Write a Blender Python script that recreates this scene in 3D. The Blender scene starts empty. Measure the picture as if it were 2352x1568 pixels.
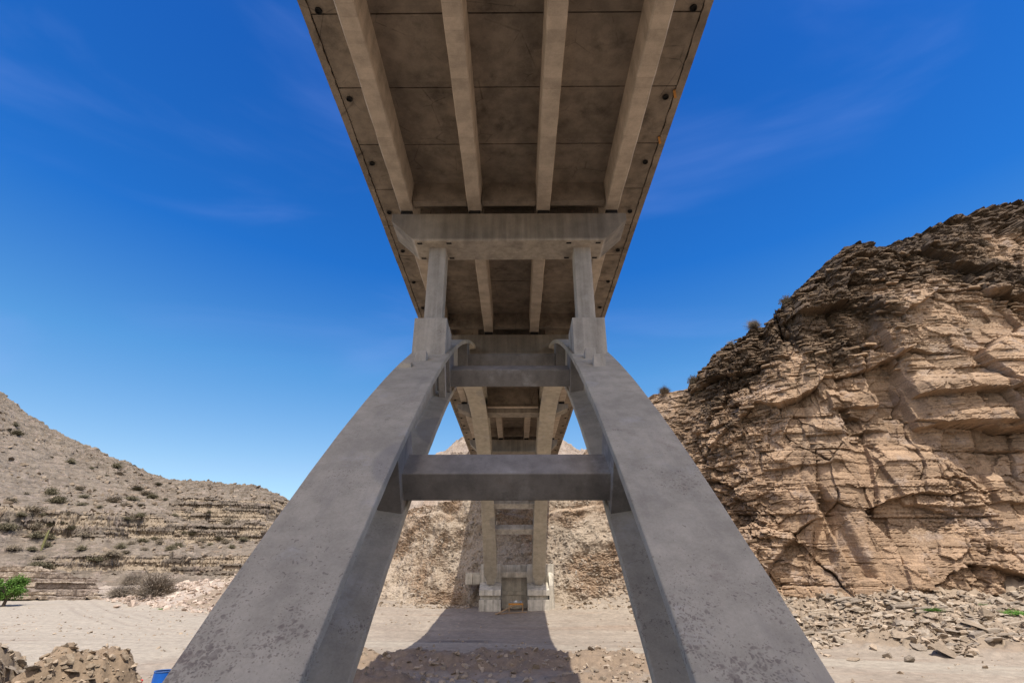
import bpy, bmesh, math, random
import numpy as np
from mathutils import Vector, Matrix
from mathutils.bvhtree import BVHTree

random.seed(7)
rng = np.random.default_rng(11)
sc = bpy.context.scene
COL = sc.collection
CZ = 5.0                      # eye height above the datum; heights below marked "rel" are relative to the eye
CAMX = 0.22
R = math.radians

# ------------------------------------------------------------------ camera
cam_d = bpy.data.cameras.new("camera")
cam = bpy.data.objects.new("camera", cam_d)
COL.objects.link(cam)
cam.location = (CAMX, 0, CZ)
PITCH = R(24.5)
YAW = math.atan(10 / 1290.0)
cam.rotation_euler = (R(90) + PITCH, 0, YAW)
cam_d.sensor_width = 36
cam_d.lens = 18.0
cam_d.clip_start = 0.1
cam_d.clip_end = 5000
sc.camera = cam

def view_dir(px, py):
    """direction seen at a point of the photograph (2352 x 1568 grid)"""
    u, v, F = px - 1176, 784 - py, 1176.0
    y = F * math.cos(PITCH) - v * math.sin(PITCH)
    z = F * math.sin(PITCH) + v * math.cos(PITCH)
    c, s = math.cos(YAW), math.sin(YAW)
    return np.array([u * c - y * s, u * s + y * c, z])

# ------------------------------------------------------------------ numpy noise
def _h(ix, iy, seed):
    n = (ix.astype(np.int64) * 374761393 + iy.astype(np.int64) * 668265263 + seed * 2147483647) & 0xFFFFFFFF
    n = ((n ^ (n >> 13)) * 1274126177) & 0xFFFFFFFF
    n = ((n ^ (n >> 16)) * 2246822519) & 0xFFFFFFFF
    return ((n ^ (n >> 15)) & 0xFFFFFF) / float(0x1000000)

def gnoise(x, y, seed=0):
    x = np.asarray(x, float); y = np.asarray(y, float)
    ix = np.floor(x); iy = np.floor(y)
    fx = x - ix; fy = y - iy
    ux = fx * fx * fx * (fx * (fx * 6 - 15) + 10); uy = fy * fy * fy * (fy * (fy * 6 - 15) + 10)
    out = 0
    for dx in (0, 1):
        for dy in (0, 1):
            a = _h(ix + dx, iy + dy, seed) * 2 * math.pi
            g = np.cos(a) * (fx - dx) + np.sin(a) * (fy - dy)
            wx = ux if dx else 1 - ux
            wy = uy if dy else 1 - uy
            out = out + g * wx * wy
    return out * 1.5

def fbm(x, y, oct=5, seed=0, gain=.5, lac=2.03):
    a, s, tot = 1.0, 0, 0
    for k in range(oct):
        s = s + a * gnoise(x, y, seed + 17 * k); tot += a
        x = x * lac + 3.1; y = y * lac + 7.7; a *= gain
    return s / tot

def ridged(x, y, oct=4, seed=0):
    a, s, tot = 1.0, 0, 0
    for k in range(oct):
        s = s + a * (1 - 2 * np.abs(gnoise(x, y, seed + 13 * k))); tot += a
        x = x * 2.07 + 1.3; y = y * 2.07 + 9.2; a *= .5
    return s / tot

def cells(x, y, seed=0):
    """distance to the nearest of one jittered point per cell, its hash, and the gap to the second nearest"""
    ix = np.floor(x); iy = np.floor(y)
    d1 = np.full(np.shape(x), 9.0); d2 = d1.copy(); hid = np.zeros(np.shape(x)); gx = hid.copy(); gy = hid.copy()
    for dx in (-1, 0, 1):
        for dy in (-1, 0, 1):
            cx, cy = ix + dx, iy + dy
            px = cx + _h(cx, cy, seed); py = cy + _h(cx, cy, seed + 5)
            d = np.hypot(px - x, py - y)
            hh = _h(cx, cy, seed + 9)
            n = d < d1
            d2 = np.where(n, d1, np.minimum(d2, d))
            hid = np.where(n, hh, hid); gx = np.where(n, x - px, gx); gy = np.where(n, y - py, gy)
            d1 = np.where(n, d, d1)
    return d1, d2 - d1, hid, gx, gy

def sstep(a, b, x):
    t = np.clip((x - a) / (b - a), 0, 1)
    return t * t * (3 - 2 * t)

# ------------------------------------------------------------------ object helpers
def tag(o, label=None, cat=None, group=None, kind=None):
    if label: o["label"] = label
    if cat: o["category"] = cat
    if group: o["group"] = group
    if kind: o["kind"] = kind
    return o

def empty(name, loc):
    o = bpy.data.objects.new(name, None)
    COL.objects.link(o)
    o.location = loc
    o.empty_display_size = .3
    return o

class MB:
    """collects simple shapes in world space and links them as one mesh object"""
    def __init__(self):
        self.v = []; self.f = []
    def add(self, vs, fs):
        b = len(self.v)
        self.v += [tuple(p) for p in vs]
        self.f += [tuple(b + i for i in q) for q in fs]
        return self
    def hexa(self, p):            # p: 8 corners, bottom ring 0-3, top ring 4-7
        return self.add(p, [(0, 3, 2, 1), (4, 5, 6, 7), (0, 1, 5, 4), (1, 2, 6, 5), (2, 3, 7, 6), (3, 0, 4, 7)])
    def box(self, x0, x1, y0, y1, z0, z1):
        return self.hexa([(x0, y0, z0), (x1, y0, z0), (x1, y1, z0), (x0, y1, z0), (x0, y0, z1), (x1, y0, z1), (x1, y1, z1), (x0, y1, z1)])
    def beam(self, a, b, w, h, up=(0, 0, 1)):
        a = Vector(a); b = Vector(b); d = (b - a).normalized()
        r = d.cross(Vector(up)).normalized() * (w / 2); u = r.cross(d).normalized() * (h / 2)
        return self.hexa([a - r - u, a + r - u, b + r - u, b - r - u, a - r + u, a + r + u, b + r + u, b - r + u])
    def tube(self, a, b, r0, r1, n=8, caps=True):
        a = Vector(a); b = Vector(b); d = (b - a).normalized()
        s = d.orthogonal().normalized(); t = d.cross(s)
        vs = []
        for p, r in ((a, r0), (b, r1)):
            for k in range(n):
                q = 2 * math.pi * k / n
                vs.append(p + (s * math.cos(q) + t * math.sin(q)) * r)
        fs = [(k, (k + 1) % n, n + (k + 1) % n, n + k) for k in range(n)]
        if caps: fs += [tuple(range(n - 1, -1, -1)), tuple(range(n, 2 * n))]
        return self.add(vs, fs)
    def build(self, name, mat, parent=None, bevel=0.0, segs=2, smooth=False, world_root=None):
        off = Vector((0, 0, 0))
        root = world_root if world_root is not None else parent
        if root is not None:
            q = root
            while q is not None:
                off += q.location; q = q.parent
        me = bpy.data.meshes.new(name)
        me.from_pydata([tuple(Vector(p) - off) for p in self.v], [], self.f)
        me.materials.append(mat)
        bm = bmesh.new(); bm.from_mesh(me)
        bmesh.ops.recalc_face_normals(bm, faces=bm.faces)
        bm.to_mesh(me); bm.free()
        if smooth:
            for p in me.polygons: p.use_smooth = True
        o = bpy.data.objects.new(name, me)
        COL.objects.link(o)
        if parent is not None: o.parent = parent
        if bevel:
            m = o.modifiers.new("bevel", "BEVEL"); m.width = bevel; m.segments = segs; m.limit_method = "ANGLE"; m.angle_limit = R(30)
        return o

def grid_object(name, X, Y, Z, mat, attrs=None, smooth=True, wrap=False):
    """a sheet from three (n, m) arrays"""
    n, m = X.shape
    co = np.stack([X, Y, Z], -1).reshape(-1, 3)
    i = np.arange(n - 1)[:, None] * m + np.arange(m - 1)[None, :]
    q = np.stack([i, i + 1, i + m + 1, i + m], -1).reshape(-1, 4)
    me = bpy.data.meshes.new(name)
    me.vertices.add(len(co)); me.vertices.foreach_set("co", co.ravel())
    me.loops.add(q.size); me.loops.foreach_set("vertex_index", q.ravel().astype(np.int32))
    me.polygons.add(len(q))
    me.polygons.foreach_set("loop_start", (np.arange(len(q)) * 4).astype(np.int32))
    me.polygons.foreach_set("loop_total", np.full(len(q), 4, np.int32))
    me.polygons.foreach_set("use_smooth", np.full(len(q), smooth))
    me.update(calc_edges=True)
    for k, a in (attrs or {}).items():
        at = me.attributes.new(k, "FLOAT", "POINT")
        at.data.foreach_set("value", np.asarray(a, np.float32).ravel())
    me.materials.append(mat)
    o = bpy.data.objects.new(name, me)
    COL.objects.link(o)
    return o

# ------------------------------------------------------------------ materials
class NT:
    def __init__(self, name):
        self.m = bpy.data.materials.new(name); self.m.use_nodes = True
        self.t = self.m.node_tree; self.n = self.t.nodes; self.l = self.t.links
        self.b = self.n["Principled BSDF"]
        self.b.inputs["Roughness"].default_value = .85
        self.b.inputs["Specular IOR Level"].default_value = .25
        self._pos = None
    def node(self, ty, **kw):
        o = self.n.new(ty)
        for k, v in kw.items(): setattr(o, k, v)
        return o
    def put(self, sock, v):
        if isinstance(v, bpy.types.NodeSocket): self.l.new(v, sock)
        elif isinstance(v, (tuple, list)) and len(v) == 3 and sock.type == "RGBA": sock.default_value = (*v, 1)
        else: sock.default_value = v
    def pos(self, scale=(1, 1, 1), rot=(0, 0, 0)):
        if self._pos is None: self._pos = self.node("ShaderNodeTexCoord").outputs["Object"]
        if scale == (1, 1, 1) and rot == (0, 0, 0): return self._pos
        mp = self.node("ShaderNodeMapping"); self.put(mp.inputs["Vector"], self._pos)
        mp.inputs["Scale"].default_value = scale; mp.inputs["Rotation"].default_value = rot
        return mp.outputs["Vector"]
    def noise(self, scale, detail=5, rough=.55, vec=None, dist=0.0):
        o = self.node("ShaderNodeTexNoise"); self.put(o.inputs["Vector"], vec if vec is not None else self.pos())
        o.inputs["Scale"].default_value = scale; o.inputs["Detail"].default_value = detail
        o.inputs["Roughness"].default_value = rough; o.inputs["Distortion"].default_value = dist
        return o.outputs["Fac"]
    def voro(self, scale, vec=None, feature="F1", out="Distance", rand=1.0):
        o = self.node("ShaderNodeTexVoronoi", feature=feature); self.put(o.inputs["Vector"], vec if vec is not None else self.pos())
        o.inputs["Scale"].default_value = scale; o.inputs["Randomness"].default_value = rand
        return o.outputs[out]
    def math(self, op, a, b=0.0, c=None):
        o = self.node("ShaderNodeMath", operation=op); self.put(o.inputs[0], a); self.put(o.inputs[1], b)
        if c is not None: self.put(o.inputs[2], c)
        return o.outputs[0]
    def ramp(self, v, a, b, lo=0.0, hi=1.0):
        o = self.node("ShaderNodeMapRange", interpolation_type="SMOOTHSTEP"); self.put(o.inputs["Value"], v)
        o.inputs["From Min"].default_value = a; o.inputs["From Max"].default_value = b
        o.inputs["To Min"].default_value = lo; o.inputs["To Max"].default_value = hi
        return o.outputs[0]
    def mix(self, f, a, b, mode="MIX"):
        o = self.node("ShaderNodeMix", data_type="RGBA", blend_type=mode)
        self.put(o.inputs["Factor"], f)
        sa = [s for s in o.inputs if s.name == "A" and s.type == "RGBA"][0]; sb = [s for s in o.inputs if s.name == "B" and s.type == "RGBA"][0]
        self.put(sa, a); self.put(sb, b)
        return [s for s in o.outputs if s.type == "RGBA"][0]
    def val(self, c, k):                     # colour times a factor socket
        o = self.node("ShaderNodeVectorMath", operation="SCALE"); self.put(o.inputs[0], c); self.put(o.inputs["Scale"], k)
        return o.outputs[0]
    def attr(self, name):
        o = self.node("ShaderNodeAttribute", attribute_name=name); return o.outputs["Fac"]
    def xyz(self, vec=None):
        o = self.node("ShaderNodeSeparateXYZ"); self.put(o.inputs[0], vec if vec is not None else self.pos()); return o.outputs
    def bump(self, h, strength=.3, dist=.02, normal=None):
        o = self.node("ShaderNodeBump"); o.inputs["Strength"].default_value = strength; o.inputs["Distance"].default_value = dist
        self.put(o.inputs["Height"], h)
        if normal is not None: self.put(o.inputs["Normal"], normal)
        return o.outputs[0]
    def done(self, color, normal=None, rough=None):
        self.put(self.b.inputs["Base Color"], color)
        if normal is not None: self.put(self.b.inputs["Normal"], normal)
        if rough is not None: self.put(self.b.inputs["Roughness"], rough)
        return self.m

def concrete(name, base, warm, streak=0.0, spots=0.0, boards=None, panels=None, mud=None, blotch=.5, face_shade=None):
    """weathered concrete; boards = axis across which form-board lines run; panels = panel length along y"""
    t = NT(name)
    big = t.noise(.45, 6, .6); med = t.noise(2.3, 8, .62); fine = t.noise(26, 4, .6); grit = t.noise(140, 2, .5)
    c = t.mix(t.ramp(big, .32, .68), base, warm)
    k = t.math("ADD", t.ramp(med, .25, .75, 1 - .16 * blotch * 2, 1 + .16 * blotch * 2), t.ramp(fine, .3, .7, -.05, .05))
    k = t.math("ADD", k, t.ramp(grit, .3, .7, -.05, .05))
    h = t.math("ADD", t.math("MULTIPLY", fine, .5), t.math("MULTIPLY", grit, .3))
    if streak:
        st = t.noise(1.0, 6, .62, t.pos((3.2, 3.2, .16)))
        k = t.math("ADD", k, t.ramp(st, .3, .72, streak, -streak))
    if face_shade:                                   # shade put into the colour of the upright faces, above a given height
        gz = t.ramp(t.xyz()[2], face_shade, face_shade + .12)
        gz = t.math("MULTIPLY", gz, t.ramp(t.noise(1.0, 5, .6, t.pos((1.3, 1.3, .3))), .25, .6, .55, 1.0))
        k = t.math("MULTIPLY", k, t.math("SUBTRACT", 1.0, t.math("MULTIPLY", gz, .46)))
    if boards:
        ax = "XYZ".index(boards)
        p = t.xyz()[ax]
        w = t.noise(.8, 2, .5)
        p = t.math("ADD", p, t.math("MULTIPLY", w, .05))
        fr = t.math("FRACT", t.math("MULTIPLY", p, 3.1))
        ln = t.ramp(t.math("ABSOLUTE", t.math("SUBTRACT", fr, .5)), .47, .5)
        gate = t.ramp(t.noise(.9, 4, .6), .45, .6)
        k = t.math("SUBTRACT", k, t.math("MULTIPLY", t.math("MULTIPLY", ln, gate), .22))
        wn = t.node("ShaderNodeTexWhiteNoise", noise_dimensions="1D")
        t.put(wn.inputs["W"], t.math("FLOOR", t.math("MULTIPLY", p, 3.1)))
        k = t.math("ADD", k, t.math("MULTIPLY_ADD", wn.outputs["Value"], .16, -.08))
        h = t.math("SUBTRACT", h, t.math("MULTIPLY", ln, .8))
    if panels:
        s = t.xyz()
        a = t.math("FLOOR", t.math("DIVIDE", s[1], panels)); b = t.math("FLOOR", t.math("DIVIDE", t.math("ADD", s[0], 1.2), 2.4))
        wn = t.node("ShaderNodeTexWhiteNoise", noise_dimensions="2D"); cb = t.node("ShaderNodeCombineXYZ")
        t.put(cb.inputs[0], a); t.put(cb.inputs[1], b); t.put(wn.inputs["Vector"], cb.outputs[0])
        k = t.math("ADD", k, t.math("MULTIPLY_ADD", wn.outputs["Value"], .22, -.11))
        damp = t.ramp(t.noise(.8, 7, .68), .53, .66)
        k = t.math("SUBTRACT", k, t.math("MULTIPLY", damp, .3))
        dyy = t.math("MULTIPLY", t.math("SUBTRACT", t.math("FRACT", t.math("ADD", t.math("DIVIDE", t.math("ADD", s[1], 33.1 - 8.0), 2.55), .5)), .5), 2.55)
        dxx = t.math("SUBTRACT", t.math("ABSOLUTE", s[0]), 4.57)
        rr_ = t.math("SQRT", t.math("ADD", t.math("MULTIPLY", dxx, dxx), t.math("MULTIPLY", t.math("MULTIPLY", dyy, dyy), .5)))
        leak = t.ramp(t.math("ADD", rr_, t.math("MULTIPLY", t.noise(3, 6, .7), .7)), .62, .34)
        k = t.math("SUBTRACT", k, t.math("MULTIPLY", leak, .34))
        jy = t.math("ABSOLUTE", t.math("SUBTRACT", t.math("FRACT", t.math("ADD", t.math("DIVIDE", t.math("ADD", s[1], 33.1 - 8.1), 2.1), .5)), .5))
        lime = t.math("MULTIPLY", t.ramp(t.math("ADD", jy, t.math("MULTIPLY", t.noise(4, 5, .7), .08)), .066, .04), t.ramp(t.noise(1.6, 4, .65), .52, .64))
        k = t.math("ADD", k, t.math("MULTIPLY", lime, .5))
        hair = t.voro(.9, t.pos((1, 1, .2)), "DISTANCE_TO_EDGE")
        hl = t.math("MULTIPLY", t.ramp(hair, .018, .0), t.ramp(t.noise(1.1, 3), .5, .6))
        k = t.math("SUBTRACT", k, t.math("MULTIPLY", hl, .35))
    col = t.val(c, k)
    if spots:
        v = t.noise(1.0, 2, .5); warp = t.node("ShaderNodeVectorMath", operation="ADD")
        nz = t.node("ShaderNodeTexNoise"); nz.inputs["Scale"].default_value = 8; t.put(nz.inputs["Vector"], t.pos())
        sc_ = t.node("ShaderNodeVectorMath", operation="SCALE"); t.put(sc_.inputs[0], nz.outputs["Color"]); sc_.inputs["Scale"].default_value = .26
        t.put(warp.inputs[0], t.pos()); t.put(warp.inputs[1], sc_.outputs[0])
        d = t.voro(9.5, warp.outputs[0]); d2 = t.voro(13, warp.outputs[0])
        r1 = t.ramp(t.noise(.55, 4, .65), .46, .66, .02, .26 * spots)
        s1 = t.ramp(t.math("SUBTRACT", d, r1), .03, -.03)
        r2 = t.ramp(t.noise(.9, 4, .6), .40, .66, .03, .26 * spots)
        s2 = t.ramp(t.math("SUBTRACT", d2, r2), .03, -.03)
        col = t.mix(t.math("MULTIPLY", s1, .42), col, (.085, .07, .062))
        col = t.mix(t.math("MULTIPLY", s2, .38), col, (.10, .08, .07))
        h = t.math("SUBTRACT", h, t.math("ADD", s1, s2))
        # hairline crazing and rusty rubs
        crk = t.voro(.55, warp.outputs[0], "DISTANCE_TO_EDGE")
        cm_ = t.math("MULTIPLY", t.ramp(crk, .005, .001), t.ramp(t.noise(.6, 3), .56, .64))
        col = t.mix(t.math("MULTIPLY", cm_, .4), col, (.12, .10, .09))
        drip = t.noise(1.0, 5, .65, t.pos((2.6, .35, .35), (0, 0, 0)))
        col = t.mix(t.ramp(drip, .5, .75, 0, .38), col, (.26, .23, .21))
        pal = t.ramp(t.noise(.7, 7, .7), .56, .72, 0, .5)
        col = t.mix(pal, col, (.56, .53, .49))
        pv = t.voro(.42, t.pos((1.5, 1, 1)), "F1", "Color"); ps = t.node("ShaderNodeSeparateColor"); t.put(ps.inputs[0], pv)
        pm = t.math("MULTIPLY", t.math("GREATER_THAN", ps.outputs[0], .9), t.ramp(t.voro(.42, t.pos((1.5, 1, 1))), .42, .36, 0, .5))
        col = t.mix(pm, col, (.27, .255, .24))
        rub = t.math("MULTIPLY", t.ramp(t.noise(.9, 6, .7), .6, .74), .45)
        col = t.mix(rub, col, (.25, .19, .155))
    if mud:
        for md in mud:       # splashes of mud low on the rib
            s = t.xyz()
            m1 = t.math("MULTIPLY", t.ramp(s[1], md[0], md[1]), md[2])
            if len(md) > 3: m1 = t.math("MULTIPLY", m1, t.ramp(s[1], md[3], md[4]))
            nz2 = t.node("ShaderNodeTexNoise"); nz2.inputs["Scale"].default_value = 9; t.put(nz2.inputs["Vector"], t.pos())
            w2_ = t.node("ShaderNodeVectorMath", operation="SCALE"); t.put(w2_.inputs[0], nz2.outputs["Color"]); w2_.inputs["Scale"].default_value = .11
            w3_ = t.node("ShaderNodeVectorMath", operation="ADD"); t.put(w3_.inputs[0], t.pos()); t.put(w3_.inputs[1], w2_.outputs[0])
            va = t.voro(11, w3_.outputs[0]); vb = t.voro(30, w3_.outputs[0])
            dens = t.math("MULTIPLY", m1, t.ramp(t.noise(1.3, 5, .65), .30, .60))
            ra = t.math("MULTIPLY", dens, .46); rb = t.math("MULTIPLY", dens, .56)
            m = t.math("MAXIMUM", t.ramp(t.math("SUBTRACT", va, ra), .05, -.12), t.ramp(t.math("SUBTRACT", vb, rb), .05, -.12))
            m = t.math("MULTIPLY", m, t.ramp(t.noise(14, 5, .7), .32, .62, .25, 1.0))
            col = t.mix(t.math("MULTIPLY", m, .66), col, (.15, .115, .10))
    n = t.bump(h, .35, .012)
    return t.done(col, n)

M = {}
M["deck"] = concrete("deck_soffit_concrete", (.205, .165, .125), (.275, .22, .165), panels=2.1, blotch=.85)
M["girder"] = concrete("girder_concrete", (.44, .36, .275), (.50, .405, .31), boards="Y", blotch=.6)
M["cap"] = concrete("cap_concrete", (.38, .325, .262), (.46, .39, .30), face_shade=CZ + 10.345, streak=.2, blotch=.4)
M["column"] = concrete("column_concrete", (.39, .36, .32), (.44, .40, .345), streak=.24, spots=.35, blotch=.4)
M["rib"] = concrete("rib_concrete", (.41, .365, .29), (.48, .425, .335), spots=.7, mud=[(-25.7, -27.7, 1), (-24.2, -24.9, .6, -25.9, -25.2)], blotch=.5)
M["rib_shaded"] = concrete("shaded_brace_concrete", (.235, .213, .19), (.28, .25, .22), streak=.16, spots=.35, blotch=.4)  # rib concrete darkened in its colour to stand in for shade
M["abut"] = concrete("abutment_concrete", (.40, .36, .29), (.50, .45, .37), streak=.26, blotch=.6)

def plain(name, c, rough=.8, metal=0.0, var=.2):
    t = NT(name)
    k = t.ramp(t.noise(6, 5, .6), .25, .75, 1 - var, 1 + var)
    t.b.inputs["Metallic"].default_value = metal
    return t.done(t.val(c, k), t.bump(t.noise(40, 3), .2, .005), rough)

def rock_mat(name, light, dark, varnish, bump=.6, strata=True, dustc=(.345, .282, .215)):
    """bedded rock; mesh attributes: tone (per block), varnish (dark weathering film), dust"""
    t = NT(name)
    tone = t.attr("tone"); va = t.attr("varnish"); du = t.attr("dust")
    n1 = t.noise(.7, 8, .65); n2 = t.noise(5, 8, .7); n3 = t.noise(28, 4, .65)
    c = t.mix(t.ramp(t.math("ADD", t.math("MULTIPLY", tone, .6), t.math("MULTIPLY", n1, .4)), .25, .75), dark, light)
    if strata:
        b = t.noise(1.0, 6, .7, t.pos((.12, .12, 3.6)), .35); b2 = t.noise(1.0, 4, .7, t.pos((.35, .35, 13)), .3)
        c = t.mix(t.ramp(b, .46, .66, 0, .45), c, tuple(x * .5 for x in dark))
        c = t.mix(t.ramp(b2, .5, .68, 0, .35), c, tuple(x * .55 for x in dark))
        c = t.mix(t.ramp(t.noise(1.0, 5, .7, t.pos((.2, .2, 2.2))), .56, .7, 0, .4), c, (.34, .23, .155))
        c = t.mix(t.ramp(t.noise(.45, 6, .65), .52, .66, 0, .6), c, (.285, .225, .185))
    v = t.ramp(t.math("ADD", va, t.math("MULTIPLY_ADD", n2, 1.0, -.5)), .3, .75)
    c = t.mix(v, c, varnish)
    c = t.mix(t.ramp(t.math("ADD", du, t.math("MULTIPLY_ADD", n2, .8, -.4)), .35, .7), c, dustc)
    k = t.math("ADD", t.ramp(n2, .25, .75, .72, 1.28), t.ramp(n3, .3, .7, -.16, .16))
    h = t.math("ADD", t.math("MULTIPLY", n2, 1.0), t.math("MULTIPLY", n3, .35))
    if strata:
        h = t.math("ADD", h, t.math("MULTIPLY", t.noise(1.0, 5, .7, t.pos((.8, .8, 9)), .3), 1.2))
    return t.done(t.val(c, k), t.bump(h, bump, .12))

M["cliff"] = rock_mat("cliff_rock", (.405, .277, .178), (.215, .147, .094), (.08, .055, .035))
M["cliff"].node_tree.nodes["Principled BSDF"].inputs["Roughness"].default_value = .9
M["hill"] = rock_mat("hill_scree", (.222, .182, .14), (.145, .117, .089), (.075, .059, .044), 1.0, True, (.29, .23, .165))
M["farhill"] = rock_mat("far_hill_rock", (.36, .29, .23), (.25, .20, .16), (.14, .11, .09), .8)

def ground_mat():
    t = NT("canyon_floor_dirt")
    tr = t.attr("track"); br = t.attr("brown"); gr = t.attr("grey"); pk = t.attr("pink"); cy = t.attr("charcoal")
    n1 = t.noise(.25, 6, .6); n2 = t.noise(2.2, 8, .68); n3 = t.noise(16, 6, .7)
    c = t.mix(t.ramp(n1, .35, .65), (.25, .206, .16), (.30, .25, .195))
    st = t.noise(1.0, 7, .62, t.pos((.045, .42, 1)), .9)
    c = t.mix(t.ramp(st, .5, .68, 0, .6), c, (.25, .185, .135))
    c = t.mix(t.ramp(t.math("ADD", tr, t.math("MULTIPLY_ADD", n2, .5, -.25)), .35, .7), c, (.315, .272, .215))
    c = t.mix(t.math("MULTIPLY", t.ramp(st, .55, .66, 0, .45), t.math("SUBTRACT", 1.0, br)), c, (.255, .195, .145))
    c = t.mix(t.ramp(t.math("ADD", br, t.math("MULTIPLY_ADD", n2, .6, -.3)), .35, .65), c, (.225, .165, .112))
    c = t.mix(t.ramp(t.math("ADD", gr, t.math("MULTIPLY_ADD", n2, .7, -.35)), .35, .65), c, (.235, .182, .13))
    c = t.mix(t.ramp(t.math("ADD", pk, t.math("MULTIPLY_ADD", n2, .6, -.3)), .35, .65), c, (.345, .285, .228))
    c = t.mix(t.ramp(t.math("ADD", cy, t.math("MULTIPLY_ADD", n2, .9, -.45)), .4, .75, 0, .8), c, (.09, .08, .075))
    c = t.mix(t.math("MULTIPLY", t.attr("rut"), t.ramp(n2, .3, .6, .2, .6)), c, (.21, .172, .135))
    k = t.math("ADD", t.ramp(n2, .25, .75, .78, 1.2), t.ramp(n3, .3, .7, -.12, .12))
    peb = t.voro(9, None, "F1"); h = t.math("ADD", t.math("MULTIPLY", n3, .6), t.math("MULTIPLY", peb, -.4))
    return t.done(t.val(c, k), t.bump(h, .5, .05))
M["ground"] = ground_mat()

def stone_mat(name, a, b):
    t = NT(name)
    oi = t.node("ShaderNodeObjectInfo").outputs["Random"]
    isl = t.node("ShaderNodeNewGeometry").outputs["Random Per Island"]
    f = t.math("FRACT", t.math("ADD", oi, isl))
    c = t.mix(f, a, b)
    k = t.math("ADD", t.ramp(t.noise(4, 7, .68), .25, .75, .72, 1.26), t.ramp(t.noise(24, 3), .3, .7, -.1, .1))
    h = t.math("ADD", t.noise(9, 6, .7), t.noise(1.0, 4, .6, t.pos((3, 3, 14))))
    return t.done(t.val(c, k), t.bump(h, .5, .05))
M["stone_tan"] = stone_mat("tan_stone", (.20, .155, .11), (.40, .315, .23))
M["stone_pink"] = stone_mat("pink_stone", (.33, .255, .20), (.48, .39, .315))
M["bank_stone"] = stone_mat("bank_shale", (.19, .155, .12), (.38, .32, .25))
M["cliff_stone"] = stone_mat("cliff_stone", (.13, .088, .055), (.38, .262, .168))
M["cliff_stone_dark"] = stone_mat("dark_cliff_stone", (.115, .08, .051), (.275, .192, .125))
M["hill_stone"] = stone_mat("hill_stone", (.12, .09, .062), (.30, .235, .17))
M["stone_grey"] = stone_mat("grey_slate", (.20, .165, .13), (.38, .315, .24))

def leaf_mat(name, a, b):
    t = NT(name)
    isl = t.node("ShaderNodeNewGeometry").outputs["Random Per Island"]
    return t.done(t.mix(isl, a, b), None, .8)
M["dry"] = leaf_mat("dry_scrub", (.12, .095, .065), (.25, .205, .145))
M["olive"] = leaf_mat("olive_scrub", (.07, .062, .036), (.16, .135, .08))
M["greybush"] = leaf_mat("grey_dry_scrub", (.12, .095, .07), (.225, .185, .14))
M["green"] = leaf_mat("fresh_leaves", (.04, .095, .012), (.10, .19, .03))
M["grassgreen"] = leaf_mat("fresh_grass", (.06, .15, .02), (.12, .24, .04))
M["bark"] = plain("bark", (.10, .075, .055), .9)
M["cactus"] = plain("cactus_skin", (.20, .19, .08), .8)
M["wood"] = plain("timber", (.40, .255, .13), .75)
M["wood_orange"] = plain("orange_timber", (.50, .22, .05), .7)
M["blue"] = plain("blue_plastic", (.012, .10, .42), .4, var=.12)
M["bluerim"] = plain("barrel_rim", (.05, .12, .32), .45)
M["inside"] = plain("barrel_inside", (.16, .14, .12), .8)
M["red"] = plain("red_paint", (.55, .02, .02), .5, var=.1)
M["dark"] = plain("dark_hole", (.02, .018, .016), .9)
M["bag"] = plain("grey_sacking", (.30, .34, .38), .7, var=.35)
M["bagwhite"] = plain("pale_sacking", (.55, .57, .58), .7, var=.3)
M["steel"] = plain("rusty_steel", (.16, .10, .07), .7, .3)

# ================================================================== THE BRIDGE
bridge = empty("arch_bridge", (0, 33.1, 0))
tag(bridge, "grey concrete arch bridge with twin ribs and a girder deck crossing the canyon", "bridge")
YC = 33.1
def ext(y): return CZ + 12.18 - .0173 * (y - YC) ** 2
def slope(y): return -.0346 * (y - YC)
GB, SB = CZ + 11.65, CZ + 12.55        # girder bottoms, slab soffit
DEPTH = 1.5
def hw(y): return .58 + (.065 if y < YC else .11) * min(1.3, max(0, (abs(y - YC) - 13.1) / 15))
def fr(y):
    th = math.atan(slope(y)); T = Vector((0, math.cos(th), math.sin(th))); N = Vector((0, math.sin(th), -math.cos(th)))
    return Vector((0, y, ext(y))), T, N

def mirror(y): return 2 * YC - y
CAPS = [(14.40, 15.58), (24.30, 25.48), (36.25, 37.43), (47.25, 48.43)]
DECK0, DECK1 = -13.0, 68.0

# deck slab: soffit panels with open joints, edge beams, top
slab = MB()
y = 8.1 - 2.1 * 10
k = 0
while y < DECK1:
    y1 = min(y + 2.1, DECK1)
    xs = [-4.78, -3.6, -1.2, 1.2, 3.6, 4.78]
    for i in range(5):
        dz = random.uniform(-.006, .006)
        slab.box(xs[i] + .003, xs[i + 1] - .003, y + .02, y1 - .02, SB + dz, SB + .12)
    y = y1; k += 1
slab.box(-4.9, 4.9, DECK0, DECK1, SB + .06, SB + .30)
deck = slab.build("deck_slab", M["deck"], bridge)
# edge beams with a ragged inner lip
for s in (-1, 1):
    e = MB(); yy = DECK0
    while yy < DECK1:
        L = random.uniform(2.0, 2.3); y2 = min(yy + L, DECK1); n = 12
        pts_in = [4.80 + random.uniform(-.018, .022) for _ in range(n + 1)]
        jo = random.uniform(-.006, .006)
        for q in range(n):
            a0, a1 = yy + (y2 - yy) * q / n, yy + (y2 - yy) * (q + 1) / n
            p = [(s * pts_in[q], a0, SB - .03), (s * (5.0 + jo), a0, SB - .03), (s * (5.0 + jo), a1, SB - .03), (s * pts_in[q + 1], a1, SB - .03)]
            e.hexa(p + [(x, y_, SB + .42) for x, y_, _ in p])
        yy = y2
    e.build("edge_beam", M["deck"], bridge)
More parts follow.
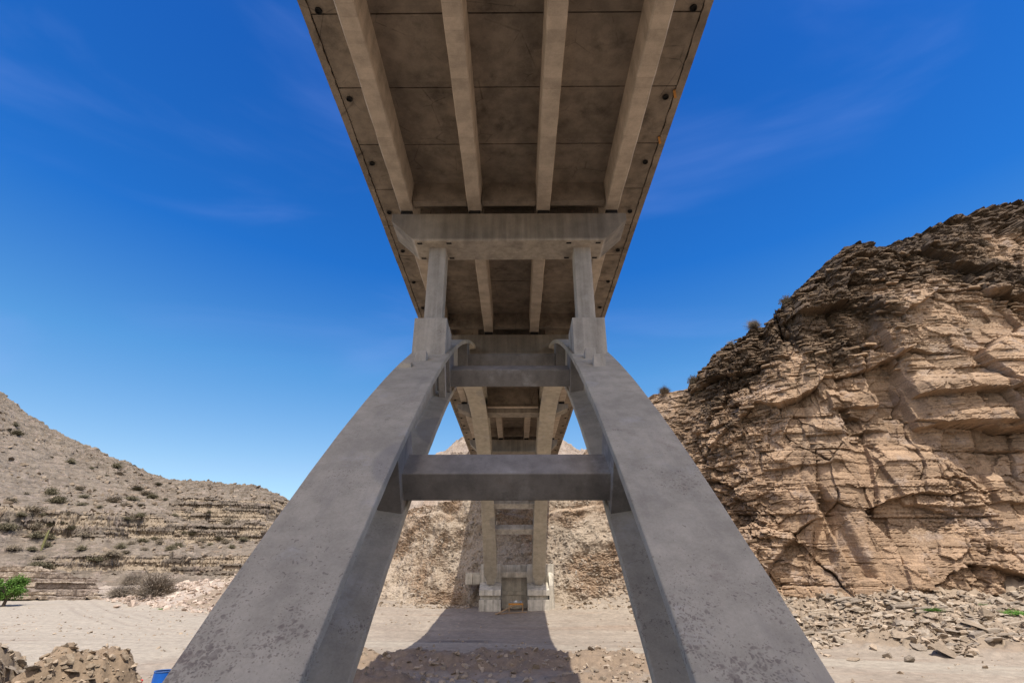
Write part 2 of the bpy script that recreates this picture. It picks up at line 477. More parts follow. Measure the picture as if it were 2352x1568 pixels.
# drain pipes
for s in (-1, 1):
    for j in range(22):
        yy = 8.0 + 2.55 * (j - 1)
        if yy > 63: continue
        d = MB(); n = 14; x0 = s * 4.57
        d.tube((x0, yy, SB - .045), (x0, yy, SB + .03), .085, .085, n, False)
        d.tube((x0, yy, SB - .045), (x0, yy, SB + .03), .065, .065, n, False)
        vs = []; 
        for q in range(n):
            an = 2 * math.pi * q / n
            vs += [(x0 + .085 * math.cos(an), yy + .085 * math.sin(an), SB - .045), (x0 + .065 * math.cos(an), yy + .065 * math.sin(an), SB - .045)]
        d.add(vs, [(2 * q, 2 * q + 1, (2 * q + 3) % (2 * n), (2 * q + 2) % (2 * n)) for q in range(n)])
        d.add([(x0 + .066 * math.cos(2 * math.pi * q / n), yy + .066 * math.sin(2 * math.pi * q / n), SB - .012) for q in range(n)], [tuple(range(n))])
        d.build("drain_pipe", M["dark"], deck)

# girders: lightly uneven prismatic beams
def girder(x, y0, y1, w=.47):
    n = max(4, int((y1 - y0) / .45)); b = MB(); vs = []
    for i in range(n + 1):
        yy = y0 + (y1 - y0) * i / n
        j = lambda a=.010: random.uniform(-a, a)
        a, c = w / 2, w / 2 + .03
        vs += [(x - a + .03 + j(), yy, GB + j(.004)), (x - a + j(), yy, GB + .035 + j()), (x - c, yy, SB + .02), (x + c, yy, SB + .02), (x + a + j(), yy, GB + .035 + j()), (x + a - .03 + j(), yy, GB + j(.004))]
    fs = []
    for i in range(n):
        for q in range(6):
            fs.append((6 * i + q, 6 * i + (q + 1) % 6, 6 * i + 6 + (q + 1) % 6, 6 * i + 6 + q))
    fs += [tuple(range(5, -1, -1)), tuple(range(6 * n, 6 * n + 6))]
    return b.add(vs, fs).build("girder", M["girder"], bridge)
spans = [(DECK0, CAPS[0][0] + .12), (CAPS[0][1] - .12, CAPS[1][0] + .12), (CAPS[1][1] - .12, CAPS[2][0] + .12), (CAPS[2][1] - .12, CAPS[3][0] + .12), (CAPS[3][1] - .12, DECK1 - .2)]
for i, (a, b) in enumerate(spans):
    for x in (-3.6, -1.2, 1.2, 3.6):
        if i == 2 and abs(x) < 2: continue
        girder(x, a, b)
    for yd in ((a + .02, a + .27), (b - .42, b - .17)):
        if i == 2: continue
        if i == 0 and yd[0] < 0: continue
        d = MB()
        for xa, xb in ((-3.33, -1.47), (-.93, .93), (1.47, 3.33)):
            d.box(xa, xb, yd[0], yd[1], GB + .10, SB + .03)
        d.build("diaphragm", M["deck"], bridge)
# closed crown bay: end walls, and a pale strip added to give a thin line of light
for yy in (25.6, 36.0):
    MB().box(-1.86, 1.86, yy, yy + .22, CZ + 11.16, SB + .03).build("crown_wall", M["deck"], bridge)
yl = CAPS[2][0] - .40
MB().box(-1.86, 1.86, yl - .05, yl + .27, CZ + 11.09, CZ + 11.155).build("lit_line_strip", M["girder"], bridge)

# pier caps: hammerheads with sloped ends and small form pockets underneath
def cap(y0, y1):
    zb, zm, zt = (CZ + 10.33 if not 30 < y0 < 40 else CZ + 10.78), CZ + 11.16, CZ + 11.47
    prof = [(-3.22, zb), (3.22, zb), (4.07, zm), (4.07, zt), (-4.07, zt), (-4.07, zm)]
    b = MB(); n = 6
    b.add([(x, y0, z) for x, z in prof] + [(x, y1, z) for x, z in prof],
          [tuple(range(n)), tuple(range(2 * n - 1, n - 1, -1))] + [(q, n + q, n + (q + 1) % n, (q + 1) % n) for q in range(n)])
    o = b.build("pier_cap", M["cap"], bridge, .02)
    for sx in (-1, 1):
        for px in (2.05, 3.05):
            for py in (y0 + .14, y1 - .14):
                p = MB(); x = sx * px
                p.box(x - .09, x + .09, py - .06, py + .06, zb - .004, zb + .03)
                p.build("form_pocket", M["dark"], o)
                r_ = MB()
                for (xa, xb, ya, yb) in ((x - .115, x + .115, py - .085, py - .06), (x - .115, x + .115, py + .06, py + .085), (x - .115, x - .09, py - .06, py + .06), (x + .09, x + .115, py - .06, py + .06)):
                    r_.box(xa, xb, ya, yb, zb - .02, zb + .02)
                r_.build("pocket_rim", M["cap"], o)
    for x in (-3.6, -1.2, 1.2, 3.6):          # bearings
        MB().box(x - .2, x + .2, y0 + .06, y0 + .36, zt, GB + .001).build("bearing", M["dark"], o)
        MB().box(x - .2, x + .2, y1 - .36, y1 - .06, zt, GB + .001).build("bearing", M["dark"], o)
    for x in (-2.75, -2.05, 2.2, 2.95):        # bar stubs left on the cap
        MB().tube((x, y0 + .05, zt - .05), (x + random.uniform(-.02, .02), y0 + .04, zt + .14), .016, .016, 6).build("bar_stub", M["steel"], o)
    return o
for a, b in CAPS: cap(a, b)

# columns and pedestals
for (a, b) in (CAPS[0], CAPS[3]):
    ym = (a + b) / 2 + (.12 if a < YC else -.12); near = a < YC
    for s in (-1, 1):
        x = s * 2.5 + .03
        c = MB().box(x - .29, x + .29, ym - .30, ym + .30, CZ + 7.40 if near else ext(ym) - .2, CZ + 10.36).build("column", M["column"], bridge, .018)
        zt = CZ + 7.43 if near else ext(ym) + .55; y0, y1 = ym - .64, ym + .64
        d0, d1 = ext(y0) - .25, ext(y1) - .25
        w = .515
        MB().hexa([(x - w, y0, d0), (x + w, y0, d0), (x + w, y1, d1), (x - w, y1, d1), (x - w, y0, zt), (x + w, y0, zt), (x + w, y1, zt), (x - w, y1, zt)]).build("pedestal", M["column"], bridge, .02)
# repair patches and tie holes on the two near columns, lumps of spilt concrete on the ribs below
def wedge(x, y, w, l, h, mat, name, par):
    b = MB(); z = lambda yy: ext(yy)
    j = lambda a: random.uniform(-a, a)
    bm_ = [(x - w / 2 + j(.02), y, z(y) - .03), (x + w / 2 + j(.02), y, z(y) - .03), (x + w / 2, y + l, z(y + l) - .03), (x - w / 2, y + l, z(y + l) - .03)]
    tp = [(x - w * .40 + j(.02), y + .06, z(y) + h), (x + w * .42 + j(.02), y + .05, z(y) + h + j(.02)), (x + w * .40, y + l * .9, z(y + l) + h * .5), (x - w * .38, y + l * .9, z(y + l) + h * .5)]
    return b.hexa(bm_ + tp).build(name, mat, par, .02)
wedge(-2.52, 13.55, .36, .32, .34, M["column"], "concrete_lump", bridge)
wedge(-2.80, 12.85, .38, .30, .16, M["rib"], "concrete_lump", bridge)
wedge(2.40, 13.75, .34, .30, .38, M["column"], "concrete_lump", bridge)
wedge(2.52, 12.95, .36, .30, .40, M["column"], "concrete_lump", bridge)

# ribs: I-section swept along the parabola, ends solid
STA = [9.0, 15.0, 20.45]
STA_ALL = STA + [45.75, 51.0, 54.1]
def rib(s):
    cx = s * 2.475 + .04; ys = list(np.linspace(4.2, 59.4, 165)); b = MB(); vs = []; fs = []
    tw = .13
    for yy in ys:
        P, T, N = fr(yy); w = hw(yy)
        solid = 1 if (yy < 5.0 or yy > 58.9) else 0
        t_ = tw if not solid else w - .001
        if yy > 58.45: w = w - .26 * min(1, (yy - 58.45) / .55)
        if t_ > w: t_ = w - .001
        f1, f2 = .16, .25
        pr = [(w, 0), (w, f1), (t_, f2), (t_, DEPTH - f2), (w, DEPTH - f1), (w, DEPTH)]
        pr = pr + [(-a, n) for a, n in pr[::-1]]
        for a, n in pr: vs.append(P + N * n + Vector((cx + a + random.uniform(-.004, .004), 0, random.uniform(-.003, .003))))
    m = 12
    for i in range(len(ys) - 1):
        for q in range(m):
            fs.append((m * i + q, m * i + (q + 1) % m, m * (i + 1) + (q + 1) % m, m * (i + 1) + q))
    fs += [tuple(range(m)), tuple(range(m * len(ys) - 1, m * (len(ys) - 1) - 1, -1))]
    b.add(vs, fs)
    o = b.build("arch_rib", M["rib"], bridge, .022, 2)
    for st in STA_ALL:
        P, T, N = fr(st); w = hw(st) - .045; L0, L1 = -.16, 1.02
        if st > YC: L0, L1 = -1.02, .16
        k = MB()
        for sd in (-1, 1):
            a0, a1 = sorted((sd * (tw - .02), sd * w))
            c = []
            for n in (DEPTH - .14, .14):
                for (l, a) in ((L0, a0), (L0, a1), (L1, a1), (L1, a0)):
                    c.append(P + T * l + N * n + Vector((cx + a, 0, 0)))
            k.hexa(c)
        k.build("stiffener", M["rib_shaded"], o, .012)
    if s < 0:                                   # spare strut left in the web beside the column stiffener
        P, T, N = fr(14.35); k = MB(); c = []
        for n in (DEPTH - .15, .15):
            for (l, a) in ((-.12, .30), (-.12, .50), (.12, .50), (.12, .30)): c.append(P + T * l + N * n + Vector((cx + a, 0, 0)))
        k.hexa(c).build("strut", M["column"], o, .01)
    return o
ribs = [rib(-1), rib(1)]
# cross braces square to the arch
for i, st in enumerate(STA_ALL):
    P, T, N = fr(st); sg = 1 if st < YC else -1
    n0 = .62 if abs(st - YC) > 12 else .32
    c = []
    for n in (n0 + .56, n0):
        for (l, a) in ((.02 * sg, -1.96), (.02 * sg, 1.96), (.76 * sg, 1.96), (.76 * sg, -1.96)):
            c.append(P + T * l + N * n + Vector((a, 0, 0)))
    MB().hexa(c).build("cross_brace", M["rib_shaded"] if st < 48 else M["column"], bridge, .02)  # paler concrete on the far pair stands in for light on them

# far abutment
ab = MB(); F_ = 1.055; AY = 57.5
for s in (-1, 1):
    x0, x1 = sorted((s * 1.34, s * 3.55))
    ab.box(x0, x1, AY, 62, CZ - 5.2, CZ - 2.25)
    ab.box(x0 + .12, x1 - .12, AY + .38, 62, CZ - 2.26, CZ - 1.88)
    ab.hexa([(x0, AY, CZ - 1.89), (x1, AY, CZ - 1.89), (x1, 62, CZ - 1.89), (x0, 62, CZ - 1.89), (x0, AY, CZ - 1.37), (x1, AY, CZ - 1.37), (x1, AY + 1.9, CZ - .6), (x0, AY + 1.9, CZ - .6)])
    xb0, xb1 = (1.34, 4.15) if s > 0 else (-3.55, -1.34)
    ab.box(xb0, xb1, AY + 1.7, 62.1, CZ - 4.2, CZ + 1.06)
ab.box(-1.36, 1.36, AY + 1.73, AY + 2.6, CZ - .23, CZ + .30)         # sill beam between the blocks
abut = ab.build("abutment", M["abut"], bridge, .03)
bk = MB()
bk.box(-1.36, 1.36, AY + 3.0, AY + 4.3, CZ - 4.8, CZ + 1.0)
bk.box(-1.36, 1.36, AY + 2.85, AY + 3.05, CZ - 1.9, CZ - 1.55)
bk.build("recess_wall", M["abut"], abut, .02)
MB().hexa([(3.56, AY + .4, CZ - 5.0), (4.15, AY + .8, CZ - 5.0), (4.16, 61.5, CZ - 5.0), (3.57, 61.5, CZ - 5.0), (3.56, AY + .4, CZ - .95), (4.0, AY + .8, CZ - .95), (4.16, AY + 2.5, CZ + 1.03), (3.57, AY + 2.5, CZ + 1.03)]).build("wing_wall", M["abut"], abut, .04)
w = MB(); w.box(-5.2, -3.6, AY + 2.6, 62.2, CZ - .95, CZ + .25); w.box(-5.2, -4.45, AY + 2.45, AY + 2.65, CZ - .9, CZ + .12); w.box(-4.4, -3.6, AY + 2.48, AY + 2.65, CZ - .85, CZ + .02)
w.build("wing_wall", M["abut"], abut, .03)
# near end of the deck: seat wall on the bank behind the viewer
MB().box(-4.6, 4.6, -13.9, -12.6, CZ - 3.5, CZ + 11.6).build("seat_wall", M["abut"], bridge, .03)
# near footings (below the frame)
nf = MB()
for s in (-1, 1):
    x0, x1 = sorted((s * 1.4, s * 3.6)); nf.box(x0, x1, 1.9, 5.0, CZ - 4.6, CZ - 2.35)
nf.build("footing", M["abut"], bridge, .03)
# timber scraps wedged under the right edge
for (yy, l) in ((10.3, .28), (12.0, .30)):
    MB().beam((4.74, yy, SB - .045), (4.86, yy + l, SB - .02), .07, .03).build("timber_scrap", M["wood_orange"], deck)

# ================================================================== TERRAIN
# canyon wall: plan line of its foot, y as a function of x
BX = np.array([-75, -58, -48, -40, -30, -20, -12, -5, 3, 9, 14, 20, 28, 38, 50, 70, 95, 130.])
BY = np.array([97, 90, 82, 76.5, 71, 66.5, 63, 61.6, 61.2, 60.2, 56.5, 50, 45, 43, 42.4, 43, 46, 52.])
def basey(x): 
    x = np.asarray(x, float)
    return (np.interp(x - 2, BX, BY) + np.interp(x, BX, BY) * 2 + np.interp(x + 2, BX, BY)) / 4
LEANX = np.array([-60, -40, -25, -12, 0, 9, 16, 24, 40, 130.])
LEANV = np.array([1.6, 1.4, .9, .55, .5, .5, .40, .26, .22, .25])
def lean(x): return np.interp(x, LEANX, LEANV)
GZ = CZ - 4.3
SKY = [(1200, 1075), (1290, 1062), (1345, 1045), (1385, 990), (1440, 935), (1497, 912), (1520, 903), (1580, 890), (1600, 862), (1630, 822), (1665, 800), (1700, 768), (1760, 725), (1790, 703), (1850, 648), (1900, 600), (1940, 565), (1975, 560), (2010, 550), (2080, 538), (2110, 528), (2150, 515), (2200, 488), (2260, 470), (2330, 460), (2352, 462)]
TX, TZ = [-75, -58, -48, -37, -30, -20, -12, -5, 3], [CZ - 5, CZ - 4, CZ - .5, CZ + 4.2, CZ + 6.2, CZ + 8.0, CZ + 8.6, CZ + 9.0, CZ + 9.3]
def to_photo(q):
    x, y, z = q[0] - CAMX, q[1], q[2] - CZ
    c, s_ = math.cos(YAW), math.sin(YAW); x, y = x * c + y * s_, -x * s_ + y * c
    d = y * math.cos(PITCH) + z * math.sin(PITCH); v = -y * math.sin(PITCH) + z * math.cos(PITCH)
    return 1176 + 1176 * x / d, 784 - 1176 * v / d
for x in np.arange(6, 62, 1.0):
    dx, dy = 2.0, float(basey(x + 1) - basey(x - 1)); L = math.hypot(dx, dy); nx_, ny_ = dy / L, -dx / L
    lo_, hi_ = 2.0, 60.0
    for _ in range(40):
        z = (lo_ + hi_) / 2; o = float(lean(x)) * (z + CZ - GZ) + 1.0
        px_, py_ = to_photo((x - nx_ * o, float(basey(x)) - ny_ * o, z + CZ))
        if py_ > np.interp(px_, [a_ for a_, _ in SKY], [b_ for _, b_ in SKY]): lo_ = z
        else: hi_ = z
    TX.append(x); TZ.append(CZ + z)
TX = np.array(TX + [75, 130.]); TZ = np.array(TZ + [TZ[-1] + 4, TZ[-1] + 6])
o_ = np.argsort(TX); TX, TZ = TX[o_], TZ[o_]
def topz(x): return np.interp(x, TX, TZ)

def beds(h, s, th, jw, seed, amp):
    """stepped blocks: courses of uneven thickness cut by vertical joints"""
    n = 400
    rg = np.random.default_rng(seed)
    edges = np.cumsum(rg.uniform(.45, 1.7, n) * th) - 6
    k = np.clip(np.searchsorted(edges, h), 1, n - 1)
    lo, hi = edges[k - 1], edges[k]
    W = (rg.uniform(.5, 1.9, n + 1) * jw)[k]; ph = rg.uniform(0, 50, n + 1)[k]
    u = (s + ph) / W; c = np.floor(u); f = u - c
    hsh = _h(c, k.astype(float), seed + 3); hl = _h(k.astype(float), k * 0.0, seed + 4)
    off = (hsh - .5) * amp + (hl - .5) * amp * (.7 if th < .3 else .28)
    dv = np.minimum(h - lo, hi - h); dh = np.minimum(f, 1 - f) * W
    return off, dv, dh, hsh

def make_cliff():
    # columns evenly spread along the wall with finer spacing on the right
    xs = []
    x = -62.0
    while x < 100:
        xs.append(x); x += .15 if x < -16 else (.085 if x < 8 else (.08 if x < 60 else .35))
    xs = np.array(xs); yb = basey(xs)
    sarc = np.concatenate([[0], np.cumsum(np.hypot(np.diff(xs), np.diff(yb)))])
    nt = 440
    t = np.linspace(0, 1, nt)
    Xs, T_ = np.meshgrid(xs, t, indexing="ij"); S = sarc[:, None] + 0 * T_
    top = topz(xs) + .45 * fbm(sarc * .5, sarc * 0 + 2, 4, 5) + .35 * fbm(sarc * .13, sarc * 0 + 9, 3, 6) * (xs > 10)
    bot = GZ - 1.2 + 0 * xs
    Hh = (top - bot)[:, None]
    Z = bot[:, None] + Hh * T_
    tx = np.gradient(xs, sarc); ty = np.gradient(yb, sarc)
    k_ = np.ones(41) / 41
    pad = lambda a: np.convolve(np.pad(a, 20, "edge"), k_, "valid")
    tx, ty = pad(tx), pad(ty); nl = np.hypot(tx, ty); tx, ty = tx / nl, ty / nl
    nx, ny = (ty)[:, None], (-tx)[:, None]          # outward, towards the viewer
    h = Z - GZ
    right = sstep(8, 20, Xs); mid = sstep(-20, -12, Xs) * (1 - right)
    talus = 1 - sstep(-40, -24, Xs)
    w1 = fbm(S * .07, Z * .07, 3, 21); w2 = fbm(S * .35, Z * .35, 3, 22)
    def facets(ss, hh, fs, fh, amp, tilt, seed):
        d1, gap, h0, gx, gy = cells(ss * fs, hh * fh, seed)
        q = np.floor(h0 * 9973.0); t1 = _h(q, q * 0, seed + 1) - .5; t2 = _h(q, q * 0, seed + 2) - .5
        return amp * (h0 - .5) + tilt * (t1 * gx / fs + (t2 - .15) * gy / fh), gap, h0
    hb = Z + .045 * S + .35 * w1 + .05 * w2
    sb = S - .22 * Z + .25 * w2
    up = sstep(.58, .88, T_ + .22 * w1 * 2)
    broken = np.clip(1 - sstep(17, 27, Xs) + up * .8 + sstep(.12, .38, fbm(S * .11, Z * .12, 3, 31)) * .6, 0, 1)
    j1, j2 = 1.1 * fbm(S * .25, Z * .25, 4, 405), 1.1 * fbm(S * .25 + 50, Z * .25, 4, 406)
    j3, j4 = .30 * fbm(S * .9, Z * .9, 3, 407), .30 * fbm(S * .9 + 50, Z * .9, 3, 408)
    A0, g0, hA = facets(S - .3 * Z + j1, hb + j2 * .6, .13, .16, 1.9, .30, 401)
    A1, g1, hB = facets(S - .35 * Z + j1 * .5 + j3, hb + j4 + j2 * .3, .34, .50, .95, .46, 402)
    A2, g2, hC = facets(S + .3 * Z + j3 * .6, hb + j4 * .4, .95, 1.35, .60, .6, 403)
    A3, g3, hD = facets(S, hb, 2.6, 4.4, .16, .7, 404)
    o1, dv1, dh1, hs1 = beds(hb, sb, 4.0, 7.0, 41, 1.1)
    o2, dv2, dh2, hs2 = beds(hb, sb + .5 * Z, 1.15, 2.6, 42, .65)
    o3, dv3, dh3, hs3 = beds(hb, S, .36, 1.0, 43, .36)
    D = A0 + o1 * .75 + A1 * (.30 + .8 * broken) + o2 * (.38 + .42 * broken) + A2 * (.10 + 1.0 * broken) + A3 * (.12 + broken) + o3 * (.14 + .85 * broken)
    gate = sstep(-.05, .25, fbm(S * .3, Z * .3, 3, 51))
    D -= .55 * (1 - sstep(0, .16, dh1)) * gate + .45 * (1 - sstep(0, .12, dv1)) * gate
    cg = sstep(-.12, .2, fbm(S * .35, Z * .35, 3, 53))
    D -= .85 * (1 - sstep(0, .026, g0)) * cg + .32 * (1 - sstep(0, .045, g1)) * (.25 + .75 * broken) * cg
    D -= .22 * (1 - sstep(0, .07, g2)) * broken
    D -= .16 * (1 - sstep(0, .09, dv2)) * gate + .10 * (1 - sstep(0, .07, dv3)) * sstep(-.1, .2, fbm(S * .2, Z * .9, 3, 52))
    D += 1.1 * fbm(S * .05, Z * .045, 3, 61) + .10 * fbm(S * 1.6, Z * 2.6, 4, 63) * (.25 + broken)
    gl = 1 - np.abs(fbm(S * .09 - .15 * Z * .09, Z * .012, 3, 77)) * 7
    D -= 1.3 * np.clip(gl, 0, 1) ** 2 * (.35 + .65 * up)
    # main buttresses seen on the right-hand face: (x range, z range rel to the eye, step)
    def blk(x0, x1, z0, z1, amt, sh=.0, soft=.12):
        xx = Xs + .25 * w2 + sh * (Z - CZ); zz = Z - CZ + .35 * w2 + .12 * o3
        return amt * sstep(x0, x0 + soft, xx) * (1 - sstep(x1, x1 + 1.2, xx)) * sstep(z0, z0 + soft, zz) * (1 - sstep(z1, z1 + 1.5, zz))
    D += blk(38.0, 52, 15.6, 27.5, 1.5) + blk(37.4, 45.0, 12.6, 16.4, 1.3) + blk(45.3, 47.8, 12.2, 15.4, 1.6)
    D -= blk(34.8, 37.9, 10.8, 23, .75, 0, .5)
    D += blk(30.5, 34.8, 15.0, 16.1, .8) + blk(26.5, 33.6, 12.4, 13.2, .55)
    D += blk(45.0, 49.5, 2.6, 6.0, 1.1) + blk(41.5, 45.2, 5.6, 7.2, .7)
    D += blk(22.5, 29.0, 9.4, 10.3, .5) + blk(35.0, 41.0, 5.4, 9.3, .55, .25)
    D -= blk(46.5, 60, -2.5, 2.5, .9, 0, .6)
    D -= blk(24.6, 25.4, 0.5, 5.2, .8, -.25, .3) + blk(27.6, 28.5, -.5, 6.5, 1.0, .28, .3)
    D *= right
    # the shattered shale bank behind the abutment
    cs, es, hs, gxs, gys = cells(S * .45 + .6 * w2, Z * .6 + .04 * S, 81)
    c2, e2, hs_, gx2, gy2 = cells(S * 2.1 + .5 * w2, Z * 3.0 + .3 * w1, 82)
    c3, e3, h3_, gx3, gy3 = cells(S * 4.6, Z * 6.5, 85)
    frag = .3 + .7 * sstep(-.25, .35, fbm(S * .16 + 4, Z * .22, 4, 86) + .16 * np.exp(-((Xs - 9) / 3.0) ** 2) + .12 * (Z > CZ + 6) - .30 * np.exp(-((Xs - 4.3) / 1.6) ** 2))
    Dm = 1.5 * fbm(S * .13, Z * .12, 4, 83) + .45 * fbm(S * .5, Z * .45, 4, 84) + frag * (.30 * (hs - .5) + .12 * gys + .16 * (hs_ - .5) + .15 * gy2) + (.3 + frag) * (.08 * (h3_ - .5) + .07 * gy3) + .22 * fbm(S * 1.2, Z * 1.0, 4, 87) + .35 * ridged(S * .3 + .1 * Z, Z * .10 - .05 * S, 4, 88) * (1.3 - frag)
    D += Dm * (1 - right) * (1 - talus * .65)
    D += talus * (.35 * (hs_ - .5) + .25 * (h3_ - .5))
    # level ledge high on the bank
    D -= (1 - right) * sstep(.0, .5, Z - CZ - 6.9 - 1.6 * fbm(S * .12, S * 0 + 3, 3, 89)) * .9 * sstep(-.2, .2, fbm(S * .1, S * 0, 2, 90))
    fade = sstep(0, .06, T_)
    D = D * fade
    off = lean(Xs) * (Z - GZ)
    # rounded brow
    brow = sstep(.90, 1.0, T_); off = off + brow ** 2 * 1.6 * right
    Xw = Xs + nx * D - nx * off; Yw = yb[:, None] + ny * D - ny * off
    # ground behind the brow, running back into the hillside
    nb = 26
    bx, by, bz = [], [], []
    for q in range(1, nb + 1):
        a = 34 * (q / nb) ** 1.7
        rad = np.hypot(Xw[:, -1], Yw[:, -1])
        bx.append(Xw[:, -1] * (1 + a / rad)); by.append(Yw[:, -1] * (1 + a / rad))
        rise = np.interp(xs, [-62, -24, -14, 3, 9, 14, 50], [-.3, -.25, .2, .32, .1, -.18, -.15])
        bz.append(Z[:, -1] + a * rise + .5 * fbm(xs * .3, xs * 0 + a * .3, 4, 91) * min(1, a / 2))
    X = np.concatenate([Xw, np.stack(bx, 1)], 1); Y = np.concatenate([Yw, np.stack(by, 1)], 1); ZZ = np.concatenate([Z, np.stack(bz, 1)], 1)
    ext_ = lambda A: np.concatenate([A, np.repeat(A[:, -1:], nb, 1)], 1)
    tone = np.where(right > .5, .30 * hA + .30 * hB + .15 * hs2 + .25 * hC, .35 * hs + .4 * hs_ + .25 * h3_)
    varn = right * (up * .60 + .12 * sstep(-.2, .3, fbm(S * .2, Z * .5, 4, 95)) + .40 * (hB > .80) * (.3 + .7 * broken) + .22 * (hC > .75) * broken)
    varn = varn * (1 - sstep(24, 30, Xs) * (1 - up) * .4)
    varn = varn + (1 - right) * frag * (.42 * (hs > .6) * (hs_ > .4) + .30 * (hs_ > .8) + .2 * (h3_ > .6))
    dust = .40 * right * (1 - up) * sstep(.0, .35, fbm(S * .15, Z * .2, 3, 96)) + (1 - right) * (.78 - .33 * frag) + talus * .3
    return grid_object("cliff", X, Y, ZZ, M["cliff"], {"tone": ext_(tone), "varnish": ext_(varn), "dust": ext_(dust)}, smooth=False)
cliff = make_cliff()
tag(cliff, "tall layered brown rock cliff closing the canyon behind the bridge", "cliff", kind="structure")

# ---------------------------------------------------------------- canyon floor
def bump2(x, y, cx, cy, rx, ry, rot=0):
    c, s = math.cos(rot), math.sin(rot)
    u = ((x - cx) * c + (y - cy) * s) / rx; v = (-(x - cx) * s + (y - cy) * c) / ry
    return np.exp(-(u * u + v * v) * 1.4)
def road_y(x): return np.interp(x, [-60, -40, -20, -8, 0, 10, 18, 30, 50, 80], [52, 46, 42.5, 41.5, 41, 38.5, 33.5, 29.5, 25, 15])
def floor_z(x, y, detail=True):
    x = np.asarray(x, float); y = np.asarray(y, float)
    r = np.hypot(x - CAMX, y)
    z = np.full(np.shape(x), -4.45)
    z = z + np.clip(y - 50, 0, 60) * .03 * sstep(-8, -30, x)
    z = z + sstep(44, 60, y) * 1.25 * sstep(-30, -12, x) * (1 - sstep(12, 20, x))
    z = np.maximum(z, -1.75 - np.clip(r - 2.5, 0, 30) * .36)             # bank the viewer stands on
    yb_ = -y - 4.5 + 1.5 * fbm(x * .08, y * .08, 3, 33)
    side = sstep(7, 14, np.abs(x))
    bank = -2.6 + np.clip(yb_, 0, 14) * .20 + np.clip(yb_ - 14, 0, 60) * (.25 + .1 * side)
    z = np.where(y < -2, np.maximum(z, bank), z)
    d = (basey(x) - y) * np.interp(x, [-60, -20, 0, 12, 24, 40], [.75, .9, 1, .75, .85, 1])
    ap = np.interp(x, [-60, -45, -25, -10, 0, 10, 18, 30, 60, 100], [1.0, 1.6, 1.2, .3, .0, .9, 2.4, 2.9, 3.0, 3])
    wd = np.interp(x, [-60, -25, -10, 0, 14, 20, 30, 60], [9, 8, 4, 4, 6, 9.5, 11, 12])
    a = np.clip(1 - d / wd, 0, 1.6); apz = ap * a * (.6 + .4 * np.clip(a, 0, 1)) * (1 + (.55 * fbm(x * .14, x * 0 + 5, 4, 35) + .25 * fbm(x * .5, y * .5, 3, 36)) * sstep(10, 15, x))
    z = z + apz * (d > -6)
    # berm under the span, spoil heaps by the near left bank
    wob = fbm(x * .35, y * .35, 3, 3)
    bl = sstep(-13, -9, x + 2 * wob) * (1 - sstep(8.5, 13, x + 2 * wob))
    bc = 31.6 - .05 * x + .8 * wob
    berm = bl * (.74 + .35 * fbm(x * .5, y * 0 + 3, 3, 8)) * np.exp(-(((y - bc) / np.where(y < bc, 2.8, 1.25)) ** 2))
    berm2 = .75 * bump2(x, y, -6.2, 25.6, 3.2, 1.8) + .5 * bump2(x, y, 3.5, 26.4, 3.0, 1.5)
    sg = lambda cx, cy, rx, ry: np.exp(-((((x - cx) / rx) ** 2 + ((y - cy) / ry) ** 2) ** 1.7))
    heap = np.maximum(2.80 * sg(-9.6, 13.3, 1.5, 2.2), 2.75 * sg(-12.2, 13.4, 1.35, 2.3)) + .5 * fbm(x * .9, y * .9, 4, 44) * np.clip(3 * sg(-11, 13.3, 3.4, 2.6), 0, 1)
    z = z + berm + berm2 + heap
    br = np.clip(berm / .5, 0, 1) + np.clip(berm2 * 1.6, 0, 1) + np.clip(bump2(x, y, -9.7, 13.3, 1.9, 2.3) * 2, 0, 1)
    gy_ = np.clip(apz / .7, 0, 1) * sstep(8, 16, x) + 1.4 * np.clip(bump2(x, y, -12.3, 13.2, 1.3, 2.3) * 1.5, 0, 1) + .75 * sstep(-47, -40, x) * (1 - sstep(-36, -28, x)) * np.clip(apz / .5, 0, 1)
    pk = np.clip(apz / .5, 0, 1) * (1 - sstep(-44, -40, x)) * .9 + .35 * sstep(46, 54, y) * sstep(-20, -10, x) * (1 - sstep(8, 14, x))
    ch = .9 * bump2(x, y, -4.2, 43.5, 4.2, 1.2, .1) + .75 * bump2(x, y, -6.0, 27.6, 3.0, .8) + 1.3 * (1 - sstep(20, 24, y)) * (1 - sstep(8.2, 9.5, np.abs(x - .5))) * sstep(-24, -16, y)  # last term: unseen dark ground added to cut bounce onto the braces
    tr = np.exp(-(((y - road_y(x)) / np.interp(x, [-40, -10, 0, 20, 40], [9, 3.2, 1.5, 2.2, 3.2])) ** 2)) + .8 * sstep(-14, -26, x) * sstep(20, 34, y) * (1 - sstep(80, 100, y)) * (1 - np.clip(apz, 0, 1))
    tr = tr + .7 * sstep(30, 20, y) * sstep(-6, -12, x) * (1 - np.clip(heap, 0, 1))
    y2 = np.interp(x, [-95, -72, -52, -36, -22, -8], [112, 93, 71, 56, 47, 42.5])
    rut = np.zeros_like(z); wv = .5 * fbm(x * .05, y * .0 + 2, 3, 71)
    for base_y, offs in ((road_y(x), (-2.9, -1.2, .1, 1.8)), (y2, (-3.2, -1.5, 1.0, 2.7)), (y2 + 5.5 - .06 * x, (0, 1.7))):
        for k_, of in enumerate(offs):
            v_ = (y - base_y - of - wv * (1 + .3 * k_)) / .24
            rut = rut + np.exp(-v_ * v_) * (.5 + .9 * sstep(-.2, .3, fbm(x * .07, y * .03 + k_, 3, 72 + k_)))
    rut = np.clip(rut, 0, 1.2) * (1 - np.clip(br + gy_ + pk * (x < -30), 0, 1)) * (y > 15)
    if detail: z = z - .055 * rut + .03 * np.clip(rut * 2, 0, 1) * fbm(x * .8, y * 2.5, 3, 79)
